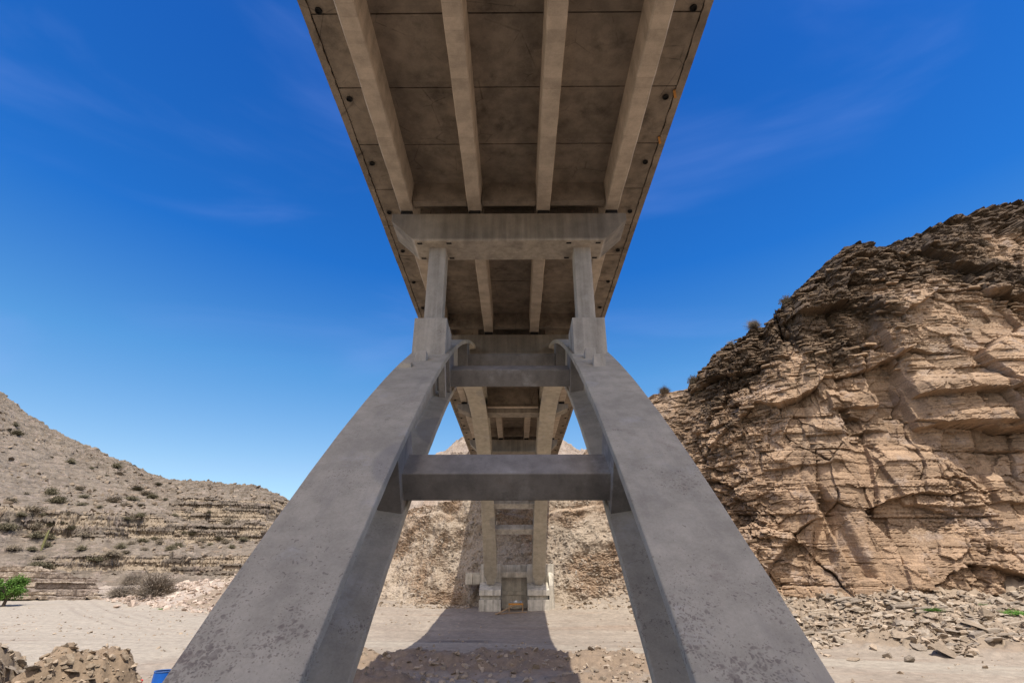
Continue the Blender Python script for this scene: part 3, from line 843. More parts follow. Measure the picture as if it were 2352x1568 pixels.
    rough = .05 + .42 * np.clip(br, 0, 1) + .45 * np.clip(gy_, 0, 1) + .3 * np.clip(pk, 0, 1) * (x < -30)
    if detail:
        z = z + rough * (fbm(x * .9, y * .9, 5, 12, .58) * .9)
        c1, e1, h1, g1, g2 = cells(x * 1.5, y * 1.5, 14)
        z = z + .36 * (h1 - .5 + g2 * .6) * np.clip(gy_, 0, 1) + .10 * (h1 - .5) * np.clip(br, 0, 1)
        z = z + (.10 * fbm(x * .06, (y - road_y(x)) * .55, 4, 15) + .035 * gnoise(x * .10, (y - road_y(x)) * 2.2, 16)) * (1 - np.clip(br + gy_, 0, 1))
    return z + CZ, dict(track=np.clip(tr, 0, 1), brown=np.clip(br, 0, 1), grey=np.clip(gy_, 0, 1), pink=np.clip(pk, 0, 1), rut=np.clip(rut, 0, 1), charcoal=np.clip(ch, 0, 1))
az = np.concatenate([np.linspace(-180, -62, 40, endpoint=False), np.linspace(-62, 62, 760, endpoint=False), np.linspace(62, 180, 41)])
rr = np.concatenate([np.linspace(.4, 3, 6, endpoint=False), 3 * (140 / 3.0) ** np.linspace(0, 1, 430)])
rr = np.concatenate([rr, np.array([170, 230, 330, 500, 900, 1600.])])
A, RR = np.meshgrid(np.radians(az), rr, indexing="ij")
GX, GY = CAMX + RR * np.sin(A), RR * np.cos(A)
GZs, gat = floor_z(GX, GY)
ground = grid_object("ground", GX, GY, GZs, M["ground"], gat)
tag(ground, "pale sandy canyon floor crossed by a dirt track", "ground", kind="structure")

# ---------------------------------------------------------------- left hill with ledges, far hill
def hill_grid(name, cols, ridge, r0, r1, mat, seed, ledges, nA, nR, rough, base, back=1.35):
    px = np.linspace(cols[0], cols[1], nA)
    dirs = np.array([view_dir(p, 1200) for p in px]); 
    rp = np.interp(px, [a for a, _ in ridge], [b for _, b in ridge])
    el = []
    for p, q in zip(px, rp):
        d = view_dir(p, q); el.append(d[2] / math.hypot(d[0], d[1]))
    # azimuth of the skyline point
    dd = np.array([view_dir(p, q) for p, q in zip(px, rp)]); azm = np.arctan2(dd[:, 0], dd[:, 1])
    azl = np.linspace(azm.min(), azm.max(), nA); el = np.interp(azl, azm, np.array(el))
    pxl = np.interp(azl, azm, px)
    R0 = np.interp(pxl, *r0); R1 = np.interp(pxl, *r1)
    t = np.linspace(0, 1, nR)
    t = np.concatenate([t, 1 + (np.linspace(0, 1, 40)[1:]) ** 1.5 * (back - 1) * 3])
    Az, T_ = np.meshgrid(azl, t, indexing="ij")
    Rr = R0[:, None] + (R1 - R0)[:, None] * T_
    X = CAMX + Rr * np.sin(Az); Y = Rr * np.cos(Az)
    zr = (el * R1)[:, None]; zb = base
    P = np.where(T_ <= 1, T_ ** .88, 1 - (T_ - 1) * .45)
    z = zb + (zr - zb) * P
    w = fbm(X * .03, Y * .03, 4, seed)
    z = z + 2.6 * w * sstep(0, .25, T_) * (1 - sstep(.8, 1, T_)) + rough * .9 * fbm(X * .13, Y * .13, 5, seed + 1, .6) * sstep(0, .1, T_)
    rock = np.zeros_like(z)
    for (L, hgt, wdt, gap) in ledges:
        g = sstep(-gap, .12, fbm(X * .035, Y * .035, 3, seed + int(L * 10)))
        if L > 12 and seed == 201: g = sstep(380, 450, pxl)[:, None] + 0 * g
        elif L < 4 and seed == 201: g = np.maximum(g, sstep(230, 300, pxl)[:, None] + 0 * g)
        elif L > 7 and seed == 201: g = np.maximum(g, sstep(180, 260, pxl)[:, None] + 0 * g)
        zl = z - L + 1.4 * fbm(X * .05, Y * .05, 2, seed + 5) + .35 * fbm(X * .5, Y * .5, 3, seed + 6)
        z = z + g * hgt * (sstep(-wdt, wdt, zl) - .5) * (np.abs(zl) < 9) * np.clip(1 - np.abs(zl) / 9, 0, 1)
        rock = np.maximum(rock, g * (1 - sstep(wdt * .9, wdt * 2.4, np.abs(zl))))
    c1, e1, h1, g1, g2 = cells(X * .55, Y * .55, seed + 8); c2, e2, h2, g3, g4 = cells(X * 1.3, Y * 1.3, seed + 9)
    z = z + rough * (.35 * (h1 - .5) + .3 * (h2 - .5)) * sstep(.05, .15, T_) * (.5 + rock + sstep(.6, .9, T_))
    st, dv, dh, hs = beds(z + 20, X * .6 + Y * .5, .55, 2.5, seed + 30, 1.0)
    X = X - rock * st * .9 * np.sin(Az); Y = Y - rock * st * .9 * np.cos(Az) + .35 * rock * (dv < .07)
    tone = .5 * h1 + .5 * h2
    varn = rock * (.30 * (hs > .6)) + .45 * (h2 > .82) * sstep(.45, .8, T_) + .3 * sstep(.2, .5, fbm(X * .08, Y * .08, 4, seed + 40))
    dust = rock * .75 * (hs < .6) + .1
    return grid_object(name, X, Y, z + CZ, mat, dict(tone=tone, varnish=varn, dust=dust), smooth=False)
RIDGE = [(-420, 700), (-120, 838), (0, 900), (30, 925), (75, 958), (120, 985), (190, 1020), (260, 1050), (330, 1080), (385, 1100), (430, 1100), (470, 1105), (500, 1112), (530, 1112), (560, 1114), (590, 1118), (615, 1128), (640, 1145), (660, 1165), (720, 1190), (900, 1215)]
left_hill = hill_grid("left_hill", (-420, 900), RIDGE, ([-420, 0, 300, 600, 900], [128, 124, 116, 112, 110]), ([-420, 0, 200, 385, 640, 900], [250, 235, 215, 185, 160, 150]),
                      M["hill"], 201, [(2.6, 3.2, .40, .1), (9.6, 4.0, .45, .16), (14.5, 3.8, .7, -.05)], 760, 640, 1.35, -3.9)
left_hill.name = "hill"
tag(left_hill, "dry brown scree hillside with rock ledges and shrubs at the left", "hill", kind="structure")
RIDGE2 = [(740, 1200), (800, 1150), (900, 1095), (985, 1050), (1018, 1040), (1030, 1028), (1045, 1012), (1062, 1004), (1085, 996), (1130, 985), (1190, 978), (1240, 984), (1280, 1004), (1300, 1018), (1322, 1032), (1345, 1036), (1400, 1030), (1500, 1060), (1620, 1120)]
far_hill = hill_grid("far_hill", (740, 1620), RIDGE2, ([500, 1700], [104, 98]), ([500, 1180, 1700], [165, 150, 150]), M["farhill"], 401, [(20, 2.5, .5, .2), (29, 2.2, .4, .2)], 300, 200, 1.3, 2.0)
far_hill.name = "hill"
tag(far_hill, "stony pinkish hilltop seen far behind the bridge deck", "hill", kind="structure")

# ---------------------------------------------------------------- ray casting helpers for setting things on the land
bpy.context.view_layer.update()
bv_hill, bv_cliff, bv_ground = left_hill, cliff, ground
def hit(px, py, trees):
    d = Vector(view_dir(px, py)).normalized(); o = Vector((CAMX, 0, CZ)); best = None
    for t in trees:
        ok, loc, nor, _ = t.ray_cast(o, d)
        if ok and (best is None or (loc - o).length < best[3]): best = (loc, nor, 0, (loc - o).length)
    return best
def drop(x, y, trees, z0=200):
    best = None
    for t in trees:
        ok, loc, nor, _ = t.ray_cast(Vector((x, y, z0)), Vector((0, 0, -1)))
        if ok and (best is None or loc.z > best.z): best = loc
    return best

# ---------------------------------------------------------------- stones
def hull(n=14, flat=.65, seed=0):
    rg = random.Random(seed); bm = bmesh.new()
    for _ in range(n):
        v = Vector((rg.gauss(0, 1), rg.gauss(0, 1), rg.gauss(0, 1))).normalized() * rg.uniform(.8, 1.05)
        bm.verts.new((v.x * rg.uniform(.9, 1.1), v.y, v.z * flat))
    g = bmesh.ops.convex_hull(bm, input=bm.verts)
    bmesh.ops.delete(bm, geom=[e for e in g["geom_interior"] if isinstance(e, bmesh.types.BMVert)], context="VERTS")
    bmesh.ops.recalc_face_normals(bm, faces=bm.faces)
    vs = np.array([v.co[:] for v in bm.verts]); bm.verts.index_update()
    fs = [[v.index for v in f.verts] for f in bm.faces]
    bm.free()
    return vs, fs
HULLS = [hull(random.choice((11, 13, 16)), random.uniform(.4, .85), 500 + i) for i in range(14)]
SLABS = [hull(12, random.uniform(.16, .34), 700 + i) for i in range(10)]
def rotm(rx, ry, rz): return np.array(Matrix.Rotation(rz, 3, "Z") @ Matrix.Rotation(ry, 3, "Y") @ Matrix.Rotation(rx, 3, "X"))
def stuff_stones(name, pts, sizes, mat, lib, label, tilt=.5):
    V, Fs, b = [], [], 0
    for p, s in zip(pts, sizes):
        vs, fs = random.choice(lib)
        m = rotm(random.gauss(0, tilt), random.gauss(0, tilt), random.uniform(0, 6.3)) * (np.array([random.uniform(.7, 1.3), random.uniform(.7, 1.2), random.uniform(.7, 1.1)]) * s)
        V.append(vs @ m.T + np.array(p)); Fs += [[i + b for i in f] for f in fs]; b += len(vs)
    me = bpy.data.meshes.new(name); me.from_pydata(np.concatenate(V).tolist(), [], Fs); me.materials.append(mat)
    o = bpy.data.objects.new(name, me); COL.objects.link(o)
    return tag(o, label, "stones", kind="stuff")
def boulder_mesh(vs, fs, mat, seed):
    bm = bmesh.new(); V = [bm.verts.new(v) for v in vs]
    for f in fs: bm.faces.new([V[i] for i in f])
    bmesh.ops.bevel(bm, geom=list(bm.edges), offset=.05, segments=1, affect="EDGES", profile=.6)
    bmesh.ops.triangulate(bm, faces=bm.faces)
    bmesh.ops.subdivide_edges(bm, edges=[e for e in bm.edges if e.calc_length() > .35], cuts=2, use_grid_fill=True)
    co = np.array([v.co[:] for v in bm.verts])
    d = .07 * fbm(co[:, 0] * 2 + seed, co[:, 1] * 2 + co[:, 2] * 1.7, 4, seed) + .03 * np.sign(gnoise(co[:, 2] * 7 + .2 * co[:, 0], co[:, 0] * 0 + seed, 3))
    for v, q in zip(bm.verts, d): v.co *= 1 + q
    me = bpy.data.meshes.new("boulder"); bm.to_mesh(me); bm.free(); me.materials.append(mat)
    return me
BOULD = {k: [boulder_mesh(*HULLS[i], M[k], i) for i in range(6)] + [boulder_mesh(*SLABS[i], M[k], 40 + i) for i in range(3)] for k in ("stone_tan", "stone_pink", "stone_grey")}
def boulder(p, s, kind, label, group, slab=False, name="boulder"):
    me = random.choice(BOULD[kind][6:] if slab else BOULD[kind][:6])
    o = bpy.data.objects.new(name, me); COL.objects.link(o)
    o.location = (p[0], p[1], p[2] + s * (.05 if slab else .22)); o.scale = (s * random.uniform(.8, 1.25), s * random.uniform(.8, 1.2), s * random.uniform(.75, 1.1))
    o.rotation_euler = (random.gauss(0, .25), random.gauss(0, .25), random.uniform(0, 6.3))
    return tag(o, label, "boulder", group)

def scatter(n, xr, yr, keep, smin, smax, power=2.2):
    pts, sz = [], []
    tries = 0
    while len(pts) < n and tries < n * 30:
        tries += 1
        x, y = random.uniform(*xr), random.uniform(*yr)
        if random.random() > keep(x, y): continue
        p = drop(x, y, [bv_ground], CZ + 30)
        if p is None: continue
        s = smin + (smax - smin) * random.random() ** power
        pts.append((p.x, p.y, p.z + s * .1)); sz.append(s)
    return pts, sz
def cliff_ledges():
    rg = random.Random(41); store = {0: ([], []), 1: ([], [])}
    for _ in range(21000):
        x, z = rg.uniform(11, 60), CZ + rg.uniform(-1.5, 36)
        up_ = (z - CZ) / max(4.0, float(topz(x)) - CZ)
        if up_ > 1: continue
        pr = .62 if (up_ > .62 or x < 24) else (.34 if x < 29 else .10)
        if gnoise(x * .22, z * .30, 64) + rg.random() * .55 < .24 - .2 * (pr - .4): continue
        if rg.random() > pr: continue
        ok, loc, nor, _i = cliff.ray_cast(Vector((x * .6, 15, z)), Vector((x * .4, float(basey(x)) + 3 - 15, 0)).normalized())
        if not ok: continue
        V, Fs = store[1 if up_ + .25 * float(gnoise(x * .15, z * .15, 65)) > .60 else 0]; nb = len(V)
        ta = math.atan2(float(basey(loc.x + 1) - basey(loc.x - 1)), 2.0)
        L = .14 + 1.0 * rg.random() ** 4; L *= 1.25 if up_ > .5 else 1.0; dp = L * rg.uniform(.2, .45); th = L * (rg.uniform(.05, .17) if up_ > .5 else rg.uniform(.07, .26))
        m = Matrix.Translation(loc) @ Matrix.Rotation(ta + rg.gauss(0, .22), 4, "Z") @ Matrix.Rotation(rg.gauss(-.05, .10), 4, "Y") @ Matrix.Rotation(rg.gauss(0, .12), 4, "X")
        o_y = rg.uniform(-.15, .3) * dp
        pts = [(-L / 2, -dp * rg.uniform(.3, .6)), (-L * rg.uniform(.0, .25), -dp * rg.uniform(.55, .75)), (L * rg.uniform(.1, .3), -dp * rg.uniform(.5, .7)), (L / 2, -dp * rg.uniform(.3, .6)), (L / 2, dp * .8), (-L / 2, dp * .8)]
        q = len(pts)
        vs = [m @ Vector((a, c + o_y, -th / 2)) for a, c in pts] + [m @ Vector((a * .98, c * .97 + o_y, th / 2)) for a, c in pts]
        V += [tuple(v) for v in vs]
        Fs += [tuple(nb + j for j in range(q - 1, -1, -1)), tuple(nb + j for j in range(q, 2 * q))] + [(nb + j, nb + (j + 1) % q, nb + q + (j + 1) % q, nb + q + j) for j in range(q)]
    for k, (mt, lab) in enumerate((("cliff_stone", "broken tan rock beds jutting from the lower face of the right cliff"), ("cliff_stone_dark", "broken dark brown rock beds along the upper rim of the right cliff"))):
        me = bpy.data.meshes.new("broken_beds"); me.from_pydata(store[k][0], [], store[k][1]); me.materials.append(M[mt])
        o = bpy.data.objects.new("broken_beds", me); COL.objects.link(o); tag(o, lab, "rock", kind="stuff")
cliff_ledges()
def k_right(x, y):
    d = float(basey(x) - y); return 1 if -1 < d < 9 + 2 * math.sin(x) and x > 11 else 0
p_, s_ = scatter(8000, (11, 60), (26, 56), k_right, .05, .36)
stuff_stones("scree", p_, s_, M["stone_tan"], HULLS + SLABS, "loose pale rubble at the foot of the right cliff")
p_, s_ = scatter(2600, (14, 60), (28, 50), lambda x, y: k_right(x, y) * (.3 + .7 * (math.sin(x * .9 + y) > .1)), .08, .55)
stuff_stones("slate_rubble", p_, s_, M["stone_grey"], SLABS + HULLS[:3], "grey slaty rubble tilted along the foot of the right cliff", .25)
p_, s_ = scatter(1700, (-12, 12), (25, 34.5), lambda x, y: 1, .03, .24, 3.5)
stuff_stones("berm_stones", p_, s_, M["stone_tan"], HULLS, "small stones strewn over the earth berm under the span")
def k_heap(x, y): return math.exp(-((x + 9.8) ** 2 + (y - 13.0) ** 2) / 5)
p_, s_ = scatter(3200, (-14, -7), (10, 16), k_heap, .012, .10, 4)
stuff_stones("heap_stones", p_, s_, M["stone_tan"], HULLS, "small stones in the brown spoil heap at lower left")
p_, s_ = scatter(1000, (-14.5, -10.2), (10, 16.0), lambda x, y: math.exp(-((x + 11.9) ** 2 + (y - 13) ** 2) / 4), .03, .22, 2.2)
stuff_stones("slate_heap", p_, s_, M["stone_grey"], SLABS + HULLS[:4], "heap of dark broken slate at the lower left corner", .5)
p_, s_ = scatter(3800, (-62, 34), (26, 72), lambda x, y: .15 + .85 * (gnoise(x * .12, y * .2, 5) > .15), .02, .17, 4)
stuff_stones("gravel", p_, s_, M["stone_tan"], HULLS[:6], "loose gravel strewn over the sandy canyon floor")
pts, sz = [], []
for _ in range(5200):
    x, z = random.uniform(-17, 17), CZ + random.uniform(-3, 9)
    if gnoise(x * .22, z * .3, 61) + random.random() * .7 < .25: continue
    ok, loc, nor, _i = cliff.ray_cast(Vector((x, 40, z)), Vector((0, 1, 0)))
    if not ok: continue
    s = .04 + .26 * random.random() ** 4
    pts.append((loc.x, loc.y - s * .1, loc.z)); sz.append(s)
stuff_stones("shale_fragments", pts, sz, M["bank_stone"], SLABS + HULLS, "broken shale fragments scattered on the bank behind the abutment", .7)
def k_pink(x, y):
    d = float(basey(x) - y); return 1 if -12 < d < 9 else 0
pts, sz = [], []
for _ in range(3800):
    x, y = random.uniform(-60, -26), random.uniform(56, 104)
    if not k_pink(x, y) or (x > -38 and random.random() < .4): continue
    p = drop(x, y, [bv_ground, bv_cliff], CZ + 30)
    if p is None: continue
    s = .10 + .5 * random.random() ** 2.4
    pts.append((p.x, p.y, p.z + .1 * s)); sz.append(s)
stuff_stones("pink_scree", pts, sz, M["stone_pink"], HULLS, "pale pink rubble sloping down behind the left rib")
p_, s_ = scatter(1100, (-24, 20), (55.5, 63), lambda x, y: 0 if abs(x) < 4.4 and y > 56.8 else (1 if basey(x) - y < 3.2 else 0), .05, .32, 2.5)
stuff_stones("bank_scree", p_, s_, M["stone_tan"], HULLS + SLABS, "broken shale fallen along the foot of the far bank")

pts, sz = [], []
for _ in range(9000):
    x, y = random.uniform(-190, -40), random.uniform(105, 235)
    p = drop(x, y, [bv_hill], 160)
    if p is None or gnoise(x * .06, y * .06, 3) + random.random() * .5 < .1: continue
    s = .16 + .75 * random.random() ** 3.5
    pts.append((p.x, p.y, p.z + .12 * s)); sz.append(s)
stuff_stones("hill_stones", pts, sz, M["hill_stone"], HULLS, "loose brown stones strewn over the left hillside")
# single boulders one can pick out, set by what they lie on
RB = [(1935, 1475, .62), (1900, 1505, .4), (2075, 1465, .7), (2110, 1490, .5), (2170, 1500, .75), (1985, 1455, .45), (2040, 1510, .42), (2140, 1420, .6), (2235, 1440, .85), (2290, 1470, .7), (1885, 1440, .42), (2010, 1490, .38), (2190, 1452, .55), (2330, 1425, .6), (1960, 1515, .35), (2090, 1520, .38), (2265, 1415, .5), (1860, 1420, .3)]
for i, (px, py, s) in enumerate(RB):
    r_ = hit(px, py, [bv_ground, bv_cliff])
    if r_: boulder(r_[0], s, "stone_tan" if i % 3 else "stone_grey", "angular boulder in the rubble between the dirt track and the right cliff", "boulders below the right cliff", slab=i % 4 == 1)
PB = [(300, 1392, 1.2), (340, 1376, 1.0), (370, 1392, .9), (400, 1352, 1.3), (425, 1338, 1.1), (455, 1335, 1.5), (478, 1328, 1.1), (500, 1318, 1.0), (520, 1300, 1.1), (395, 1372, .9), (440, 1362, .9), (270, 1395, .8), (545, 1258, 1.0), (412, 1326, 1.2)]
for (px, py, s) in PB:
    r_ = hit(px, py, [bv_ground, bv_cliff])
    if r_: boulder(r_[0], s * .8, "stone_pink", "pale pink boulder on the rubble slope behind the left rib", "pink boulders on the rubble slope")
NB = [(150, 1520, .2, "stone_tan", "largest buff boulder on the brown spoil heap at lower left"), (166, 1545, .18, "stone_tan", "rounded buff boulder low on the brown spoil heap"), (25, 1470, .36, "stone_grey", "big dark slate slab crowning the heap at the left edge"), (75, 1535, .2, "stone_grey", "grey slate block halfway down the dark heap at left"), (205, 1562, .13, "stone_tan", "small pale stone near the foot of the brown spoil heap")]
for (px, py, s, k, lab) in NB:
    r_ = hit(px, py, [bv_ground])
    if r_: boulder(r_[0], s, k, lab, None, slab=k == "stone_grey")
for (px, py, s) in [(1048, 1502, .26), (1000, 1525, .2), (1150, 1495, .22), (1370, 1540, .18), (940, 1520, .17), (1210, 1500, .15), (1095, 1510, .14), (1290, 1530, .14), (1060, 1545, .16), (1180, 1545, .18)]:
    r_ = hit(px, py, [bv_ground])
    if r_: boulder(r_[0], s, "stone_tan", "stone half sunk in the brown earth berm beneath the span", "stones on the berm")
def slate_beds():
    rg = random.Random(77); b = MB()
    for i in range(46):
        x = rg.uniform(17, 52); d = rg.uniform(.6, 8.0); y = float(basey(x)) - d
        p = drop(x, y, [bv_ground])
        if p is None: continue
        L = rg.uniform(.8, 3.2); yaw = rg.gauss(-.12, .18); dip = rg.gauss(-.16, .08); n = rg.randint(2, 5); zz = -.12
        for k in range(n):
            th = rg.uniform(.05, .16); l = L * rg.uniform(.6, 1.0); wdt = rg.uniform(.4, 1.1) * (1 - .12 * k)
            m = Matrix.Translation(p + Vector((rg.uniform(-.2, .2), .16 * k + rg.uniform(-.1, .1), zz))) @ Matrix.Rotation(yaw, 4, "Z") @ Matrix.Rotation(dip, 4, "Y") @ Matrix.Rotation(rg.gauss(.05, .06), 4, "X")
            pts = [(-l / 2, -wdt / 2), (-l * rg.uniform(0, .3), -wdt * rg.uniform(.5, .62)), (l / 2, -wdt * rg.uniform(.3, .5)), (l * rg.uniform(.4, .52), wdt / 2), (-l * rg.uniform(.35, .5), wdt / 2)]
            vs = [m @ Vector((a, c, 0)) for a, c in pts] + [m @ Vector((a * .97, c * .96, th)) for a, c in pts]; q = len(pts)
            b.add(vs, [tuple(range(q - 1, -1, -1)), tuple(range(q, 2 * q))] + [(j, (j + 1) % q, q + (j + 1) % q, q + j) for j in range(q)]); zz += th * .92
    return b.build("slate_beds", M["stone_grey"], None, .012, 1)
tag(slate_beds(), "thin tilted beds of grey slate breaking through the rubble below the right cliff", "stones", kind="stuff")
# low bench of bedded rock by the track at the far left
def outcrop():
    n, m = 300, 150
    u = np.linspace(0, 1, n); t = np.linspace(0, 1, m)
    U, T_ = np.meshgrid(u, t, indexing="ij")
    x0 = -96 + 37 * U; y0 = 85 - 2 * U + 0 * T_
    H = 4.4 * (1 - sstep(.82, 1.0, U)) * (.75 + .25 * np.sin(U * 5))
    z = T_ * H
    rg = np.random.default_rng(91); ed = np.concatenate([[0], np.cumsum(rg.uniform(.35, 1.0, 16))])
    zw = np.clip(z + 1.0 * fbm(x0 * .13, z * .2, 3, 5) + .30 * fbm(x0 * .6, z, 4, 6), 0, 8)
    k = np.clip(np.searchsorted(ed, zw.ravel(), "right").reshape(zw.shape) - 1, 0, 15)
    lo = ed[k]; f = (zw - lo) / (ed[k + 1] - lo)
    off, dv, dh, hs = beds(zw + 6, x0, .8, 5.0, 900, .9)
    yy = y0 + .5 * (1 - sstep(0, .2, f)) * (.3 + hs) + 2.4 * (lo + (ed[k + 1] - lo) * sstep(.62, 1, f)) - off * .55 + 1.6 * fbm(x0 * .12, z * .1, 4, 7) + .9 * fbm(x0 * .5, z * .8, 5, 8)
    zz = CZ - 3.4 + lo + (ed[k + 1] - lo) * sstep(0, .62, f) + .18 * (hs - .5) + .10 * fbm(x0, yy, 4, 9)
    return grid_object("rock_outcrop", x0 + .2 * fbm(z, x0 * .4, 2, 4), yy, zz, M["farhill"], dict(tone=hs, varnish=0 * z, dust=.3 + .4 * hs), smooth=False)
tag(outcrop(), "low pale bench of flat bedded rock beside the green tree", "rock outcrop", kind="structure")

# ---------------------------------------------------------------- plants
def bush_mesh(name, mat, seed, n=260, spread=1.0, leaf=.07, up=.55, stalk=True):
    rg = random.Random(seed); b = MB()
    clump = [(rg.uniform(-.55, .55), rg.uniform(-.55, .55), rg.uniform(.55, 1.0)) for _ in range(6)]
    for i in range(n):
        cx, cy, ch = rg.choice(clump)
        a = rg.uniform(0, 6.283); el = rg.uniform(.15, 1.45); L = rg.uniform(.45, 1.0) * ch
        p0 = Vector((cx * .25, cy * .25, 0)); d = Vector((math.cos(a) * math.cos(el) * spread + cx * .6, math.sin(a) * math.cos(el) * spread + cy * .6, math.sin(el) * up * 1.6)) * L
        p1 = p0 + d * .55 + Vector((rg.uniform(-.06, .06), rg.uniform(-.06, .06), rg.uniform(0, .08))); p2 = p0 + d
        if stalk:
            sd = d.orthogonal().normalized() * .012
            b.add([p0 - sd, p0 + sd, p1 + sd * .7, p1 - sd * .7, p2], [(0, 1, 2, 3), (3, 2, 4)])
        for q in range(4):
            c = p0 + d * rg.uniform(.5, 1.05) + Vector((rg.gauss(0, .06), rg.gauss(0, .06), rg.gauss(0, .05)))
            e1 = Vector((rg.gauss(0, 1), rg.gauss(0, 1), rg.gauss(0, 1))).normalized() * leaf * rg.uniform(.6, 1.4); e2 = e1.orthogonal().normalized() * leaf * .45
            b.add([c - e1, c + e2, c + e1, c - e2], [(0, 1, 2, 3)])
    me = bpy.data.meshes.new(name); me.from_pydata(b.v, [], b.f); me.materials.append(mat)
    return me
B_DARK = [bush_mesh("desert_shrub", M["olive"], 1000 + i) for i in range(4)]
B_DRY = [bush_mesh("desert_shrub", M["dry"], 1020 + i) for i in range(4)]
B_GREY = [bush_mesh("dry_bush", M["greybush"], 1040 + i, 900, 1.0, .022) for i in range(3)]
B_GRASS = [bush_mesh("grass_tuft", M["grassgreen"], 1060 + i, 260, 1.3, .05, .35) for i in range(3)]
def plant(name, mesh, p, s, label, cat, group=None, sz=1.0):
    o = bpy.data.objects.new(name, mesh); COL.objects.link(o)
    o.location = (p[0], p[1], p[2] - .03 * s); o.rotation_euler = (0, 0, random.uniform(0, 6.3))
    o.scale = (s * random.uniform(.85, 1.15), s * random.uniform(.85, 1.15), s * sz * random.uniform(.85, 1.15))
    return tag(o, label, cat, group)
HB = [(95, 945, 55), (390, 885, 70), (425, 945, 75), (610, 860, 45), (640, 915, 60), (612, 975, 50), (265, 1010, 80), (165, 1055, 60), (40, 1150, 90), (270, 1145, 70), (380, 1140, 50), (540, 1160, 50), (650, 1210, 60), (270, 1215, 70), (380, 1230, 60), (870, 945, 70), (1000, 930, 70), (1060, 860, 60), (1110, 890, 60), (1165, 920, 60), (1085, 985, 40), (970, 980, 50), (1065, 1060, 60), (975, 1085, 45), (515, 1055, 30), (1220, 825, 40), (1270, 940, 35), (1740, 1110, 80), (1410, 1195, 35), (1480, 1205, 45), (1540, 1250, 60), (1610, 1285, 40), (1680, 1240, 50), (1735, 1265, 55), (1780, 1305, 45), (1865, 1245, 60), (1555, 1305, 40), (1300, 1315, 60), (1370, 1290, 60), (1225, 1270, 50), (1180, 1240, 45), (1095, 1255, 60), (1005, 1275, 50), (920, 1300, 70), (960, 1345, 50), (850, 1350, 90), (620, 1315, 60), (740, 1390, 80), (110, 1310, 70), (225, 1320, 50), (360, 1290, 60), (300, 1385, 55), (280, 1440, 70), (370, 1455, 70), (1110, 1320, 40), (540, 650, 60), (890, 680, 70), (915, 745, 40), (120, 375, 40), (130, 430, 70), (720, 870, 26), (760, 1000, 30), (480, 1120, 34), (200, 900, 30), (330, 1060, 36), (1330, 1060, 40), (1450, 1080, 30), (1600, 1040, 34), (700, 700, 30), (400, 620, 26), (250, 560, 24), (820, 760, 24)]
for i, (cx, cy, w) in enumerate(HB):
    r_ = hit(cx * .3, cy * .3 + 862.4 + w * .1, [bv_hill])
    if not r_: continue
    dist = (r_[0] - Vector((CAMX, 0, CZ))).length
    s = w * .3 / 1250 * dist * .84
    if cy < 800: lab, g = "small dark shrub high on the bare upper slope of the left hill", "shrubs on the upper left hill"
    elif cy < 1110: lab, g = "dark round shrub on the scree above the rock ledge of the left hill", "shrubs above the ledge"
    elif cx < 700: lab, g = "brown shrub low on the left hill near the frame edge and green tree", "shrubs at the hill foot"
    else: lab, g = "brown shrub between the two rock ledges of the left hill", "shrubs between the ledges"
    plant("desert_shrub", (B_DARK if i % 3 else B_DRY)[i % 4], r_[0], s, lab, "shrub", g, .9)
for (px, py, w, lab) in [(278, 1362, 62, "large grey leafless bush at the left end of the pink rubble"), (355, 1362, 84, "widest grey leafless bush in front of the pink boulders"), (330, 1325, 70, "grey leafless bush behind the widest one on the rubble"), (385, 1318, 80, "grey leafless bush just below the lower rock ledge"), (430, 1312, 60, "thin grey bush beside the pale pink boulders uphill"), (300, 1335, 50, "small grey bush left behind the rubble bushes"), (465, 1293, 42, "greenish grey bush high on the rubble near the rib"), (516, 1292, 44, "olive bush amid pink stones closest to the left rib")]:
    r_ = hit(px, py + 8, [bv_ground, bv_cliff])
    if r_:
        dist = (r_[0] - Vector((CAMX, 0, CZ))).length
        plant("dry_bush", random.choice(B_GREY) if "olive" not in lab else B_DARK[1], r_[0], w / 1250 * dist * .72, lab, "bush", None, 1.0)
# shrubs on the cliff skyline
for (px, py, w, lab) in [(1805, 690, 34, "bare grey shrub highest up the sloping skyline of the cliff"), (1735, 750, 40, "pale dry shrub on the skyline below the highest one"), (1680, 790, 24, "tiny dry shrub on the cliff skyline near its middle"), (1592, 880, 36, "dark twiggy shrub where the cliff skyline steps up"), (1525, 903, 36, "pale low shrub on the cliff edge nearest the right rib")]:
    for dy in range(0, 60, 3):
        r_ = hit(px, py + dy, [bv_cliff])
        if r_: break
    if r_:
        dist = (r_[0] - Vector((CAMX, 0, CZ))).length
        plant("dry_bush", B_GREY[0] if "pale" in lab else B_DRY[2], r_[0], w / 1200 * dist * .55, lab, "bush", None, 1.3)
for (px, py, w, lab) in [(2250, 1388, 34, "green tuft highest on the rubble below the right cliff"), (2115, 1405, 30, "green tuft at the left of the row on the slate rubble"), (2145, 1402, 44, "broadest green tuft in the row on the slate rubble"), (2172, 1404, 26, "green tuft at the right of the row on the slate rubble"), (2330, 1410, 56, "large bright green tuft at the right edge of the frame"), (2048, 1432, 22, "small lone green tuft low on the slate rubble")]:
    r_ = hit(px, py, [bv_ground, bv_cliff])
    if r_:
        dist = (r_[0] - Vector((CAMX, 0, CZ))).length
        plant("grass_tuft", random.choice(B_GRASS), r_[0], w / 1250 * dist * .42, lab, "grass tuft", None, .7)
